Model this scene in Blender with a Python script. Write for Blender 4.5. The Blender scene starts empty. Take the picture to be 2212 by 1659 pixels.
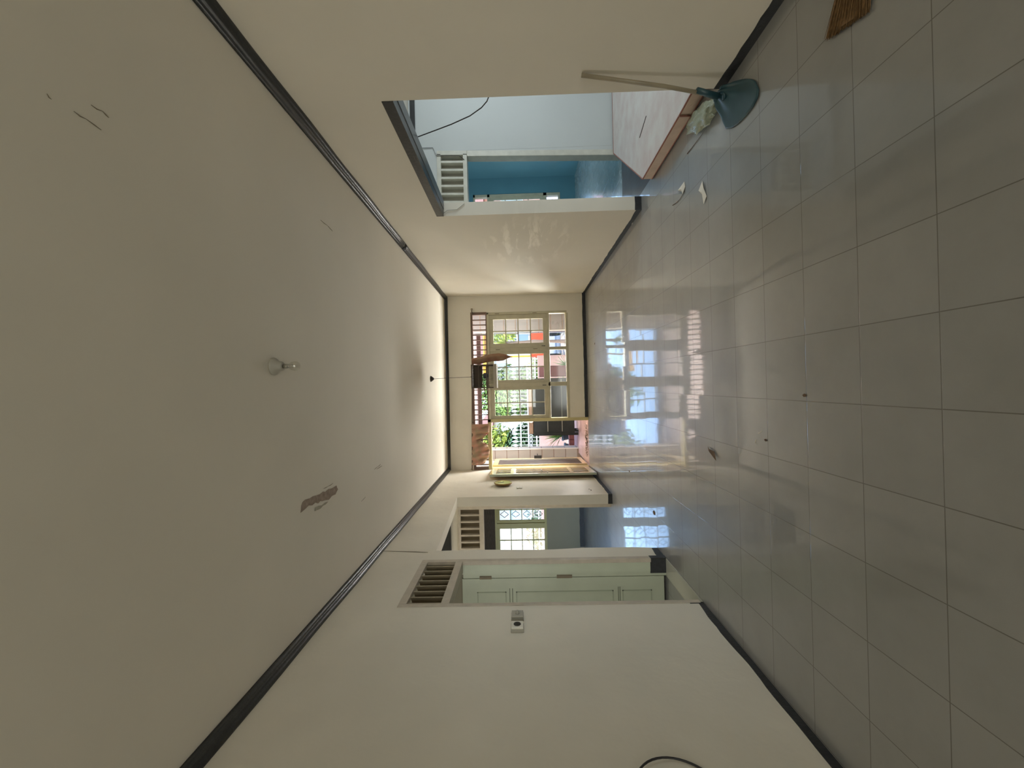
import bpy, bmesh, math, random
from mathutils import Vector, Matrix
S = bpy.context.scene
C = S.collection
random.seed(7)
PI = math.pi
# ------------------------------------------------------------------ camera (phone held sideways: rolled 90 degrees)
cam = bpy.data.cameras.new('camera'); co = bpy.data.objects.new('camera', cam); C.objects.link(co)
R0 = Vector((-0.025072, 0.018838, -0.999508)); R1 = Vector((-0.999685, 0.001209, 0.025099)); 
R0.normalize(); R1 = (R1 - R0 * R1.dot(R0)).normalized(); R2 = R0.cross(R1)
m = Matrix((R0, -R1, -R2)).transposed().to_4x4(); m.translation = (0, 0, 1.2955)
co.matrix_world = m
cam.sensor_width = 36; cam.lens = 891.03 / 2212 * 36; cam.clip_start = 0.02; cam.clip_end = 300
S.camera = co
# ------------------------------------------------------------------ colour management
S.view_settings.view_transform = 'Standard'; S.view_settings.look = 'None'
S.view_settings.gamma = 1; S.view_settings.use_curve_mapping = False
S.view_settings.exposure = 0.12
S.cycles.use_denoising = True
S.cycles.max_bounces = 14; S.cycles.diffuse_bounces = 10; S.cycles.glossy_bounces = 5
S.cycles.transparent_max_bounces = 16; S.cycles.transmission_bounces = 6
S.cycles.sample_clamp_indirect = 8; S.cycles.caustics_reflective = False; S.cycles.caustics_refractive = False
# ------------------------------------------------------------------ daylight and added fill lamps
w = bpy.data.worlds.new('sky'); S.world = w; w.use_nodes = True
nt = w.node_tree; nt.nodes.clear()
out = nt.nodes.new('ShaderNodeOutputWorld'); bg = nt.nodes.new('ShaderNodeBackground'); sk = nt.nodes.new('ShaderNodeTexSky')
sk.sky_type = 'NISHITA'; sk.sun_disc = False; sk.sun_elevation = math.radians(52); sk.sun_rotation = math.radians(200)
sk.air_density = 1.0; sk.dust_density = 0.4; sk.ozone_density = 3.0
nt.links.new(sk.outputs[0], bg.inputs[0]); bg.inputs[1].default_value = 1.15
nt.links.new(bg.outputs[0], out.inputs[0])

def sun():
    d = bpy.data.lights.new('sun', 'SUN'); d.energy = 8.0; d.angle = 0.01; d.color = (1.0, 0.93, 0.8)
    o = bpy.data.objects.new('sun', d); C.objects.link(o)
    o.rotation_euler = Vector((0.35, 0.75, -1.15)).to_track_quat('-Z', 'Y').to_euler()
sun()

def area(name, loc, aim, sx, sy, power, col, spread=180):
    d = bpy.data.lights.new(name, 'AREA'); d.shape = 'RECTANGLE'; d.size = sx; d.size_y = sy; d.spread = math.radians(spread)
    d.energy = power; d.color = col
    o = bpy.data.objects.new(name, d); C.objects.link(o); o.location = loc
    o.rotation_euler = Vector(aim).to_track_quat('-Z', 'Y').to_euler()
    return o
# lamps added out of view as fill; only the side window is inferred
area('fill_rear', (0.1, -4.3, 1.5), (0, 1, 0.35), 2.4, 2.0, 68, (0.97, 0.99, 0.94))  # added lamp behind the camera; no open doorway stands there
area('daylight_side_window', (4.85, 2.9, 1.75), (-1, 0.12, -0.1), 1.5, 1.3, 56, (0.80, 0.92, 1.0))
area('fill_passage', (-3.5, 5.82, 1.6), (1, -0.1, 0.2), 0.5, 1.7, 30, (1.0, 0.97, 0.9))  # added to brighten the far end; the passage has no window
area('fill_porch_floor', (0.14, 8.55, 0.06), (0, -0.30, 1), 1.9, 0.8, 235, (1.0, 0.975, 0.94), 150)  # added lamp hidden below the sill, in place of floor bounce
area('fill_left_bedroom', (-2.6, 0.3, 1.6), (0, 1, 0), 1.2, 1.2, 25, (1.0, 0.98, 0.9))  # added behind the wall to brighten the green door leaf
area('fill_blue_room', (2.12, 7.1, 1.5), (1, 0.25, -0.05), 0.9, 1.2, 26, (0.8, 0.95, 1.0))  # added out of sight to brighten the teal side wall

# ------------------------------------------------------------------ materials
def mat(name, col, rough=0.6, metal=0.0, var=0.0, vscale=3.0, bump=0.0, bscale=40.0, spec=0.5, trans=0.0, alpha=1.0, coat=0.0, emis=None, vcol=None, stretch=None):
    M = bpy.data.materials.new(name); M.use_nodes = True
    n = M.node_tree.nodes; l = M.node_tree.links; p = n['Principled BSDF']
    p.inputs['Base Color'].default_value = (*col, 1); p.inputs['Roughness'].default_value = rough
    p.inputs['Metallic'].default_value = metal; p.inputs['Specular IOR Level'].default_value = spec
    p.inputs['Transmission Weight'].default_value = trans; p.inputs['Alpha'].default_value = alpha
    p.inputs['Coat Weight'].default_value = coat
    if emis: p.inputs['Emission Color'].default_value = (*emis[0], 1); p.inputs['Emission Strength'].default_value = emis[1]
    if var or bump:
        tc = n.new('ShaderNodeTexCoord'); src = tc.outputs['Object']
        if stretch:
            mp = n.new('ShaderNodeMapping'); mp.inputs['Scale'].default_value = stretch
            l.new(src, mp.inputs[0]); src = mp.outputs[0]
    if var:
        ns = n.new('ShaderNodeTexNoise'); ns.inputs['Scale'].default_value = vscale; ns.inputs['Detail'].default_value = 5
        rp = n.new('ShaderNodeMapRange'); rp.inputs[1].default_value = 0.3; rp.inputs[2].default_value = 0.7
        mx = n.new('ShaderNodeMix'); mx.data_type = 'RGBA'
        c2 = vcol if vcol else tuple(max(0, c * (1 - var)) for c in col)
        mx.inputs[6].default_value = (*col, 1); mx.inputs[7].default_value = (*c2, 1)
        l.new(src, ns.inputs['Vector']); l.new(ns.outputs[0], rp.inputs[0]); l.new(rp.outputs[0], mx.inputs[0])
        l.new(mx.outputs[2], p.inputs['Base Color'])
    if bump:
        nb = n.new('ShaderNodeTexNoise'); nb.inputs['Scale'].default_value = bscale; nb.inputs['Detail'].default_value = 4
        bp_ = n.new('ShaderNodeBump'); bp_.inputs['Strength'].default_value = min(1, bump); bp_.inputs['Distance'].default_value = 0.004 if bscale > 4 else 0.014
        l.new(src, nb.inputs['Vector']); l.new(nb.outputs[0], bp_.inputs['Height']); l.new(bp_.outputs[0], p.inputs['Normal'])
    return M

def glass_mat(name, tint=(1, 1, 1), refl=0.08, rough=0.02):
    M = bpy.data.materials.new(name); M.use_nodes = True
    n = M.node_tree.nodes; l = M.node_tree.links; n.clear()
    o = n.new('ShaderNodeOutputMaterial'); t = n.new('ShaderNodeBsdfTransparent'); g = n.new('ShaderNodeBsdfGlossy')
    mx = n.new('ShaderNodeMixShader'); t.inputs[0].default_value = (*tint, 1); g.inputs['Roughness'].default_value = rough
    mx.inputs[0].default_value = refl
    l.new(t.outputs[0], mx.inputs[1]); l.new(g.outputs[0], mx.inputs[2]); l.new(mx.outputs[0], o.inputs[0])
    return M

def tile_mat(name, col, grout, size, ox, oy, rough=0.16, wob=0.010, var=0.08, dirt=0.2):
    """square glazed tiles laid on the world grid: every tile a little off in tone and tilt"""
    M = bpy.data.materials.new(name); M.use_nodes = True
    n = M.node_tree.nodes; l = M.node_tree.links; p = n['Principled BSDF']
    tc = n.new('ShaderNodeTexCoord'); sep = n.new('ShaderNodeSeparateXYZ'); l.new(tc.outputs['Object'], sep.inputs[0])
    def mth(op, a, b=None, c=None):
        q = n.new('ShaderNodeMath'); q.operation = op
        for i, v in enumerate((a, b, c)):
            if v is None: continue
            if isinstance(v, (int, float)): q.inputs[i].default_value = v
            else: l.new(v, q.inputs[i])
        return q.outputs[0]
    u = mth('DIVIDE', mth('SUBTRACT', sep.outputs[0], ox), size); v = mth('DIVIDE', mth('SUBTRACT', sep.outputs[1], oy), size)
    fu = mth('FRACT', u); fv = mth('FRACT', v)
    du = mth('MINIMUM', fu, mth('SUBTRACT', 1.0, fu)); dv = mth('MINIMUM', fv, mth('SUBTRACT', 1.0, fv))
    d = mth('MINIMUM', du, dv)
    g = n.new('ShaderNodeMapRange'); g.inputs[1].default_value = 0.0035; g.inputs[2].default_value = 0.0075; l.new(d, g.inputs[0])
    cb = n.new('ShaderNodeCombineXYZ'); l.new(mth('FLOOR', u), cb.inputs[0]); l.new(mth('FLOOR', v), cb.inputs[1])
    wn = n.new('ShaderNodeTexWhiteNoise'); wn.noise_dimensions = '3D'; l.new(cb.outputs[0], wn.inputs[0])
    ns = n.new('ShaderNodeTexNoise'); ns.inputs['Scale'].default_value = 1.7; ns.inputs['Detail'].default_value = 8; ns.inputs['Roughness'].default_value = 0.65
    l.new(tc.outputs['Object'], ns.inputs['Vector'])
    dr = n.new('ShaderNodeMapRange'); dr.inputs[1].default_value = 0.4; dr.inputs[2].default_value = 0.75
    dr.inputs[3].default_value = 1.0; dr.inputs[4].default_value = 1 - dirt; l.new(ns.outputs[0], dr.inputs[0])
    tone = mth('MULTIPLY', mth('ADD', mth('MULTIPLY', wn.outputs[0], var), 1 - var / 2), dr.outputs[0])
    mx = n.new('ShaderNodeMix'); mx.data_type = 'RGBA'; mx.inputs[6].default_value = (*grout, 1)
    vm = n.new('ShaderNodeVectorMath'); vm.operation = 'SCALE'; vm.inputs[0].default_value = col; l.new(tone, vm.inputs['Scale'])
    l.new(vm.outputs[0], mx.inputs[7]); l.new(g.outputs[0], mx.inputs[0]); l.new(mx.outputs[2], p.inputs['Base Color'])
    rr = n.new('ShaderNodeMapRange'); rr.inputs[3].default_value = rough * 1.6; rr.inputs[4].default_value = rough * 2.8
    p.inputs['Specular IOR Level'].default_value = 0.85; p.inputs['Coat Weight'].default_value = 0.7; p.inputs['Coat Roughness'].default_value = rough * 0.28; p.inputs['Coat IOR'].default_value = 1.5
    ns2 = n.new('ShaderNodeTexNoise'); ns2.inputs['Scale'].default_value = 5; ns2.inputs['Detail'].default_value = 6
    l.new(tc.outputs['Object'], ns2.inputs['Vector']); l.new(ns2.outputs[0], rr.inputs[0]); l.new(rr.outputs[0], p.inputs['Roughness'])
    # tilt of each tile
    sub = n.new('ShaderNodeVectorMath'); sub.operation = 'SUBTRACT'; l.new(wn.outputs[1], sub.inputs[0]); sub.inputs[1].default_value = (0.5, 0.5, 0.5)
    sc = n.new('ShaderNodeVectorMath'); sc.operation = 'MULTIPLY'; l.new(sub.outputs[0], sc.inputs[0]); sc.inputs[1].default_value = (wob, wob, 0)
    ad = n.new('ShaderNodeVectorMath'); ad.operation = 'ADD'; l.new(sc.outputs[0], ad.inputs[0]); ad.inputs[1].default_value = (0, 0, 1)
    nb = n.new('ShaderNodeTexNoise'); nb.inputs['Scale'].default_value = 9; nb.inputs['Detail'].default_value = 3; l.new(tc.outputs['Object'], nb.inputs['Vector'])
    hh = mth('ADD', mth('MULTIPLY', nb.outputs[0], 0.5), mth('MULTIPLY', g.outputs[0], 0.6))
    bm_ = n.new('ShaderNodeBump'); bm_.inputs['Strength'].default_value = 0.35; bm_.inputs['Distance'].default_value = 0.0012
    l.new(hh, bm_.inputs['Height']); l.new(ad.outputs[0], bm_.inputs['Normal']); l.new(bm_.outputs[0], p.inputs['Normal']); l.new(bm_.outputs[0], p.inputs['Coat Normal'])
    return M

CREAM = (0.78, 0.735, 0.635)
M_wall = mat('cream_plaster_paint', CREAM, 0.5, var=0.12, vscale=1.1, bump=1.0, bscale=3.2, spec=0.35)
M_ceil = mat('ceiling_paint', (0.78, 0.735, 0.64), 0.75, var=0.09, vscale=0.8, bump=0.25, bscale=5, spec=0.2)
M_black = mat('black_gloss_paint', (0.022, 0.024, 0.024), 0.28, bump=0.35, bscale=60, var=0.3, vscale=20)
M_blackb = mat('black_skirting_paint', (0.026, 0.028, 0.031), 0.5, bump=0.8, bscale=70, var=0.5, vscale=30)
M_lintel = mat('black_lintel_paint', (0.03, 0.03, 0.032), 0.3, bump=0.5, bscale=30, var=0.5, vscale=8)
M_white_room = mat('pale_grey_wall_paint', (0.54, 0.565, 0.555), 0.6, var=0.06, vscale=1.2, bump=0.3, bscale=9)
M_grey_room = mat('grey_green_wall_paint', (0.30, 0.28, 0.20), 0.6, var=0.08, vscale=2)
M_blue_room = mat('teal_blue_wall_paint', (0.115, 0.27, 0.33), 0.45, var=0.1, vscale=2, bump=0.3, bscale=10)
M_green = mat('pale_green_gloss_paint', (0.50, 0.55, 0.43), 0.38, var=0.08, vscale=6, bump=0.2, bscale=30)
M_greenline = mat('dark_green_groove', (0.16, 0.18, 0.13), 0.6)
M_frame_beige = mat('beige_door_frame_paint', (0.55, 0.49, 0.40), 0.45, var=0.18, vscale=14, bump=0.3, bscale=50)
M_frame_grey = mat('grey_white_frame_paint', (0.62, 0.61, 0.53), 0.32, var=0.15, vscale=12, bump=0.25, bscale=40)
M_slat_dark = mat('louvre_slat_brown', (0.22, 0.18, 0.12), 0.6)
M_yellow = mat('olive_cream_window_paint', (0.54, 0.50, 0.36), 0.4, var=0.15, vscale=9, bump=0.25, bscale=40)
M_leaf_cream = mat('varnished_cream_wood', (0.70, 0.54, 0.28), 0.22, var=0.1, vscale=5, stretch=(6, 6, 0.6), coat=0.4)
M_groove = mat('dark_wood_groove', (0.07, 0.045, 0.02), 0.5)
M_mesh_brown = mat('brown_mesh_screen', (0.07, 0.055, 0.045), 0.8, bump=1, bscale=400, var=0.25, vscale=60)
M_bar = mat('brown_vent_bar', (0.17, 0.10, 0.07), 0.5)
M_chrome = mat('worn_chrome', (0.5, 0.48, 0.42), 0.3, 1.0)
M_darkmetal = mat('dark_iron', (0.06, 0.055, 0.05), 0.45, 0.6)
M_wire = mat('black_cable_rubber', (0.02, 0.018, 0.018), 0.5)
M_glass = glass_mat('window_glass', (0.96, 0.97, 0.96), 0.06)
M_dirtyglass = glass_mat('dusty_window_glass', (0.8, 0.82, 0.82), 0.1, 0.1)
M_bulb = glass_mat('bulb_glass', (0.93, 0.93, 0.9), 0.10, 0.03)
M_plastic_white = mat('white_plastic', (0.78, 0.75, 0.66), 0.35)
M_plastic_grey = mat('aged_grey_plastic', (0.42, 0.40, 0.34), 0.45)
M_dark = mat('dark_hole', (0.03, 0.026, 0.02), 0.7)
M_floor = tile_mat('glazed_grey_floor_tiles', (0.30, 0.30, 0.29), (0.115, 0.105, 0.09), 0.3, 0.1911, 0.0923)
M_floor_brown = tile_mat('brown_side_room_tiles', (0.10, 0.075, 0.065), (0.04, 0.03, 0.03), 0.3, 0.0, 0.1, rough=0.3)
M_floor_pale = tile_mat('pale_bedroom_tiles', (0.45, 0.50, 0.50), (0.2, 0.2, 0.2), 0.3, 0.1, 0.0, rough=0.12)
M_floor_pink = tile_mat('pink_porch_tiles', (0.55, 0.36, 0.33), (0.3, 0.2, 0.18), 0.3, 0.1, 0.05, rough=0.35)
M_plaster = mat('bare_brown_plaster', (0.40, 0.315, 0.25), 0.9, var=0.4, vscale=30, bump=0.8, bscale=60)
M_plaster2 = mat('bare_grey_plaster', (0.44, 0.41, 0.32), 0.9, var=0.3, vscale=30, bump=0.6, bscale=60)
M_teal = mat('teal_plastic', (0.03, 0.085, 0.105), 0.38, var=0.25, vscale=9)
M_stick = mat('dull_beige_pole', (0.36, 0.31, 0.22), 0.4, var=0.2, vscale=10)
M_mattress = mat('faded_floral_fabric', (0.60, 0.585, 0.56), 0.85, var=0.2, vscale=7, bump=0.6, bscale=25, vcol=(0.53, 0.46, 0.445))
M_mat_side = mat('pinkish_side_fabric', (0.62, 0.49, 0.40), 0.85, bump=0.8, bscale=45, var=0.12, vscale=12)
M_piping = mat('rust_red_piping', (0.30, 0.13, 0.10), 0.7, bump=0.5, bscale=150)
M_curtain = mat('pink_brown_curtain_cloth', (0.52, 0.26, 0.20), 0.85, var=0.6, vscale=9, vcol=(0.34, 0.28, 0.18), bump=0.6, bscale=40)
M_cloth = mat('tan_rust_cloth', (0.40, 0.27, 0.17), 0.85, var=0.6, vscale=8, vcol=(0.32, 0.12, 0.08), bump=0.4, bscale=50)
M_cagewood = mat('dark_cage_wood', (0.12, 0.085, 0.06), 0.6)
M_bark = mat('bark', (0.30, 0.22, 0.17), 0.9, var=0.3, vscale=8, bump=0.8, bscale=20)
M_straw = mat('brown_broom_bristles', (0.26, 0.15, 0.06), 0.75, var=0.4, vscale=60)
M_paper = mat('off_white_paper', (0.72, 0.68, 0.60), 0.8)
M_dryleaf = mat('dry_brown_leaf', (0.16, 0.10, 0.06), 0.8, var=0.4, vscale=15)

def lumpy_wall():
    """right wall: brushed glossy patches between the opening and the far corner"""
    M = mat('cream_plaster_brushed', CREAM, 0.5, var=0.10, vscale=0.9, bump=0.5, bscale=7, spec=0.4)
    n = M.node_tree.nodes; l = M.node_tree.links; p = n['Principled BSDF']
    tc = n.new('ShaderNodeTexCoord')
    mp = n.new('ShaderNodeMapping'); mp.inputs['Scale'].default_value = (1, 1.3, 6.5); l.new(tc.outputs['Object'], mp.inputs[0])
    ns = n.new('ShaderNodeTexNoise'); ns.inputs['Scale'].default_value = 1.6; ns.inputs['Detail'].default_value = 7; ns.inputs['Roughness'].default_value = 0.6
    ns.inputs['Distortion'].default_value = 0.5
    l.new(mp.outputs[0], ns.inputs['Vector'])
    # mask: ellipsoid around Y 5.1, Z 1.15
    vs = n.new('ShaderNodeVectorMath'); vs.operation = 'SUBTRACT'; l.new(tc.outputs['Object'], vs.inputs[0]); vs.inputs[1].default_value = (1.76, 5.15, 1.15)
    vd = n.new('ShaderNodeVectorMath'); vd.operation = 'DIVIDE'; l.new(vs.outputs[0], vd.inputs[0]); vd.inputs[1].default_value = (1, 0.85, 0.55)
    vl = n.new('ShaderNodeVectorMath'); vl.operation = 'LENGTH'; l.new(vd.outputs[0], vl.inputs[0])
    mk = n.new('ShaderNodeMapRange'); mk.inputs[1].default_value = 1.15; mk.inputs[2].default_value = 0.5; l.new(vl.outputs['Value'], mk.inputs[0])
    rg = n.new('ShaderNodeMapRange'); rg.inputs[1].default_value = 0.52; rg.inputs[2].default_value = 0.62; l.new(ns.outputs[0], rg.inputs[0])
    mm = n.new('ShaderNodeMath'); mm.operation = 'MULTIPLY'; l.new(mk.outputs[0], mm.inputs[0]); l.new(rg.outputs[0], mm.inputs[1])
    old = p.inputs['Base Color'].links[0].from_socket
    mx = n.new('ShaderNodeMix'); mx.data_type = 'RGBA'; l.new(mm.outputs[0], mx.inputs[0]); l.new(old, mx.inputs[6]); mx.inputs[7].default_value = (0.90, 0.85, 0.75, 1)  # window sheen on the brush marks put into this lighter colour
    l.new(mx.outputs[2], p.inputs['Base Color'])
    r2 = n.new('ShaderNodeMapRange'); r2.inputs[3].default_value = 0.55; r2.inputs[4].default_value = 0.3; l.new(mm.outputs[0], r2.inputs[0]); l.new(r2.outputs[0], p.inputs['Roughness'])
    return M
M_wall_r = lumpy_wall()

# ------------------------------------------------------------------ mesh helpers
class MB:
    def __init__(s): s.bm = bmesh.new()
    def hexa(s, P):   # 8 points: bottom ring 0-3, top ring 4-7
        v = [s.bm.verts.new(p) for p in P]
        for f in ((3, 2, 1, 0), (4, 5, 6, 7), (0, 1, 5, 4), (1, 2, 6, 5), (2, 3, 7, 6), (3, 0, 4, 7)):
            s.bm.faces.new([v[i] for i in f])
        return s
    def box(s, x0, x1, y0, y1, z0, z1, bev=0, fn=None):
        P = [(x0, y0, z0), (x1, y0, z0), (x1, y1, z0), (x0, y1, z0), (x0, y0, z1), (x1, y0, z1), (x1, y1, z1), (x0, y1, z1)]
        if fn: P = [fn(*p) for p in P]
        if bev:
            b2 = bmesh.new(); v = [b2.verts.new(p) for p in P]
            for f in ((3, 2, 1, 0), (4, 5, 6, 7), (0, 1, 5, 4), (1, 2, 6, 5), (2, 3, 7, 6), (3, 0, 4, 7)): b2.faces.new([v[i] for i in f])
            bmesh.ops.bevel(b2, geom=b2.edges[:], offset=bev, segments=2, affect='EDGES', profile=0.5)
            s.merge(b2); return s
        return s.hexa(P)
    def merge(s, b2):
        me = bpy.data.meshes.new('t'); b2.to_mesh(me); b2.free(); s.bm.from_mesh(me); bpy.data.meshes.remove(me)
    def prism(s, pts, z0, z1, axis='z'):
        def cv(a, b, c): return {'z': (a, b, c), 'y': (a, c, b), 'x': (c, a, b)}[axis]
        lo = [s.bm.verts.new(cv(a, b, z0)) for a, b in pts]; hi = [s.bm.verts.new(cv(a, b, z1)) for a, b in pts]
        n = len(pts); s.bm.faces.new(lo[::-1]); s.bm.faces.new(hi)
        for i in range(n): s.bm.faces.new((lo[i], lo[(i + 1) % n], hi[(i + 1) % n], hi[i]))
        return s
    def tube(s, pts, r, seg=8, caps=True):
        pts = [Vector(p) for p in pts]; rings = []
        rr = r if isinstance(r, (list, tuple)) else [r] * len(pts)
        up = Vector((0, 0, 1))
        for i, p in enumerate(pts):
            t = (pts[min(i + 1, len(pts) - 1)] - pts[max(i - 1, 0)]).normalized()
            a = t.cross(up)
            if a.length < 1e-3: a = t.cross(Vector((0, 1, 0)))
            a.normalize(); b = t.cross(a).normalized()
            rings.append([s.bm.verts.new(p + rr[i] * (a * math.cos(2 * PI * k / seg) + b * math.sin(2 * PI * k / seg))) for k in range(seg)])
        for i in range(len(rings) - 1):
            for k in range(seg):
                s.bm.faces.new((rings[i][k], rings[i][(k + 1) % seg], rings[i + 1][(k + 1) % seg], rings[i + 1][k]))
        if caps:
            s.bm.faces.new(rings[0][::-1]); s.bm.faces.new(rings[-1])
        return s
    def lathe(s, prof, centre, axis='z', seg=24):   # prof: (r, h)
        c = Vector(centre); rings = []
        for r, h in prof:
            ring = []
            for k in range(seg):
                a = 2 * PI * k / seg; p = {'z': (r * math.cos(a), r * math.sin(a), h), 'x': (h, r * math.cos(a), r * math.sin(a)), 'y': (r * math.cos(a), h, r * math.sin(a))}[axis]
                ring.append(s.bm.verts.new(c + Vector(p)))
            rings.append(ring)
        for i in range(len(rings) - 1):
            for k in range(seg):
                s.bm.faces.new((rings[i][k], rings[i][(k + 1) % seg], rings[i + 1][(k + 1) % seg], rings[i + 1][k]))
        s.bm.faces.new(rings[0][::-1]); s.bm.faces.new(rings[-1])
        return s
    def grid(s, fn, nu, nv):
        V = [[s.bm.verts.new(fn(i / nu, j / nv)) for j in range(nv + 1)] for i in range(nu + 1)]
        for i in range(nu):
            for j in range(nv): s.bm.faces.new((V[i][j], V[i + 1][j], V[i + 1][j + 1], V[i][j + 1]))
        return s
    def sphere(s, c, r, sc=(1, 1, 1), sub=2, jit=0):
        b2 = bmesh.new(); bmesh.ops.create_icosphere(b2, subdivisions=sub, radius=r)
        for v in b2.verts:
            k = 1 + random.uniform(-jit, jit); v.co = Vector((v.co.x * sc[0] * k + c[0], v.co.y * sc[1] * k + c[1], v.co.z * sc[2] * k + c[2]))
        s.merge(b2); return s
    def build(s, name, material, parent=None, smooth=False, fix=True):
        if fix: bmesh.ops.recalc_face_normals(s.bm, faces=s.bm.faces[:])
        me = bpy.data.meshes.new(name); s.bm.to_mesh(me); s.bm.free()
        if smooth:
            for p in me.polygons: p.use_smooth = True
        me.materials.append(material)
        o = bpy.data.objects.new(name, me); C.objects.link(o)
        if parent: o.parent = parent
        return o
def solid(o, t, off=0):
    md = o.modifiers.new('solid', 'SOLIDIFY'); md.thickness = t; md.offset = off; return o
def bevel(o, wd=0.003, seg=2):
    md = o.modifiers.new('bevel', 'BEVEL'); md.width = wd; md.segments = seg; md.limit_method = 'ANGLE'; return o
def struct(o): o['kind'] = 'structure'; return o
def tag(o, label, cat, group=None, kind=None):
    o['label'] = label; o['category'] = cat
    if group: o['group'] = group
    if kind: o['kind'] = kind
    return o
def thing(name, label, cat, loc=(0, 0, 0), group=None, kind=None):
    o = bpy.data.objects.new(name, None); C.objects.link(o); o.empty_display_size = 0.1
    o['origin_hint'] = 0; del o['origin_hint']
    o.location = loc
    if kind == 'structure': o['kind'] = kind
    else: tag(o, label, cat, group, kind)
    return o
def adopt(root):
    """children are modelled in world space: keep them in place under an Empty that stands elsewhere"""
    inv = Matrix.Translation(-root.location)
    for c in root.children: c.matrix_parent_inverse = inv
def copy_tree(o, parent=None):
    c = o.copy(); C.objects.link(c)
    if parent: c.parent = parent
    for ch in list(o.children): copy_tree(ch, c)
    return c

XL = -1.62; TH = 0.137; YB = 7.93
def xw(y): return 1.812 - 0.011 * y           # the right wall runs slightly out of parallel
def zc(x, y):                                   # ceiling sags a little
    a = (x - XL) / 3.4; b = (y - 2) / 6
    return (2.750 * (1 - a) + 2.697 * a) * (1 - b) + (2.712 * (1 - a) + 2.702 * a) * b

# ================================================================== SETTING: main room
f = MB(); f.box(XL - TH, 1.93, -4.6, YB + 0.0, -0.12, 0.0); struct(f.build('floor', M_floor))
f = MB(); f.box(-5.0, XL - TH, -0.2, 8.85, -0.12, 0.0); struct(f.build('floor', M_floor))
f = MB(); f.box(1.93, 5.0, 0.0, 5.0, -0.12, -0.002); struct(f.build('floor', M_floor_brown))
f = MB(); f.box(1.87, 4.6, 5.0, 8.9, -0.12, 0.0); struct(f.build('floor', M_floor_pale))
c = MB(); nY = 24
c.grid(lambda u, v: (XL - 0.1 + u * 3.7, -4.6 + v * 12.65, zc(XL - 0.1 + u * 3.7, -4.6 + v * 12.65)), 6, nY)
ceil = struct(c.build('ceiling', M_ceil, fix=False)); solid(ceil, 0.08, 1)
for fc in ceil.data.polygons: pass

def wl(name, boxes, M):
    b = MB()
    for q in boxes: b.box(*q)
    return struct(b.build(name, M))
# left wall with the passage opening (Y 4.05-5.99) and the green doorway (Y 3.03-3.83)
b = MB()
X0, X1 = XL - TH, XL
b.box(X0, X1, -4.6, 3.03, 0, 2.8); b.box(X0, X1, 3.03, 3.835, 2.24, 2.8)
b.box(X0, X1, 5.99, YB, 0, 2.8)
# pier with a slightly wavy arris, and the header above the opening (soffit rises towards the back)
N = 26
for i in range(N):
    z0 = 2.162 * i / N; z1 = 2.162 * (i + 1) / N
    wv = lambda z: 4.052 + 0.012 * math.sin(z * 4.1 + 0.5) + 0.02 * math.exp(-((z - 0.72) / 0.22) ** 2) - 0.02 * math.exp(-(z / 0.15) ** 2)
    b.hexa([(X0, 3.835, z0), (X1, 3.835, z0), (X1, wv(z0), z0), (X0, wv(z0), z0), (X0, 3.835, z1), (X1, 3.835, z1), (X1, wv(z1), z1), (X0, wv(z1), z1)])
b.hexa([(X0, 3.835, 2.162), (X1, 3.835, 2.162), (X1, 4.052, 2.162), (X0, 4.052, 2.162), (X0, 3.835, 2.8), (X1, 3.835, 2.8), (X1, 4.052, 2.8), (X0, 4.052, 2.8)])
b.hexa([(X0, 4.05, 2.162), (X1, 4.05, 2.162), (X1, 5.99, 2.249), (X0, 5.99, 2.249), (X0, 4.05, 2.8), (X1, 4.05, 2.8), (X1, 5.99, 2.8), (X0, 5.99, 2.8)])
b.box(X0, X1, YB, 8.9, 0, 2.8)
wleft = struct(b.build('wall_left', M_wall)); 
# right wall
def rw(x, y, z): return (xw(y) + x, y, z)
b = MB()
b.box(0, TH, -4.6, 2.55, 0, 2.8, fn=rw); b.box(0, TH, 4.26, YB, 0, 2.8, fn=rw); b.box(0, TH, 2.55, 4.26, 2.045, 2.8, fn=rw)
b.box(0, TH, YB, 8.9, 0, 2.8, fn=rw)
struct(b.build('wall_right', M_wall_r))
# front wall (far end) around door and windows
b = MB(); YO = YB + 0.15
b.box(XL, 1.78, YB, YO, 2.20, 2.8); b.box(1.40, 1.78, YB, YO, 0, 2.2); b.box(-0.655, 1.40, YB, YO, 0, 0.365)
struct(b.build('wall_front', M_wall))
b = MB(); b.box(-1.9, -1.15, -4.75, -4.6, 0, 2.8); b.box(1.35, 2.0, -4.75, -4.6, 0, 2.8); b.box(-1.15, 1.35, -4.75, -4.6, 2.55, 2.8)
struct(b.build('wall_rear', M_wall))
M_opaque_pane = mat('opaque_white_pane', (0.8, 0.8, 0.8), 0.4)  # opaque white, shuts the sky out of the unseen openings
b = MB(); b.box(-1.15, 1.35, -4.70, -4.66, 0, 2.55); struct(b.build('rear_sky_blocker', M_opaque_pane))  # unseen panel added to block sky light from the rear

# black lintel in the right opening
b = MB(); b.box(-0.004, TH + 0.004, 2.551, 4.259, 2.040, 2.112, fn=rw); b.bm.normal_update()
struct(b.build('trim_5', M_lintel))
b = MB(); b.box(TH * 0.5, TH + 0.02, 2.552, 4.258, 2.036, 2.2, fn=rw); struct(b.build('lintel_sheen', mat('lintel_sheen_grey', (0.13, 0.145, 0.155), 0.3, var=0.4, vscale=5)))  # reflection on the black gloss soffit put into a grey colour

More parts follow.
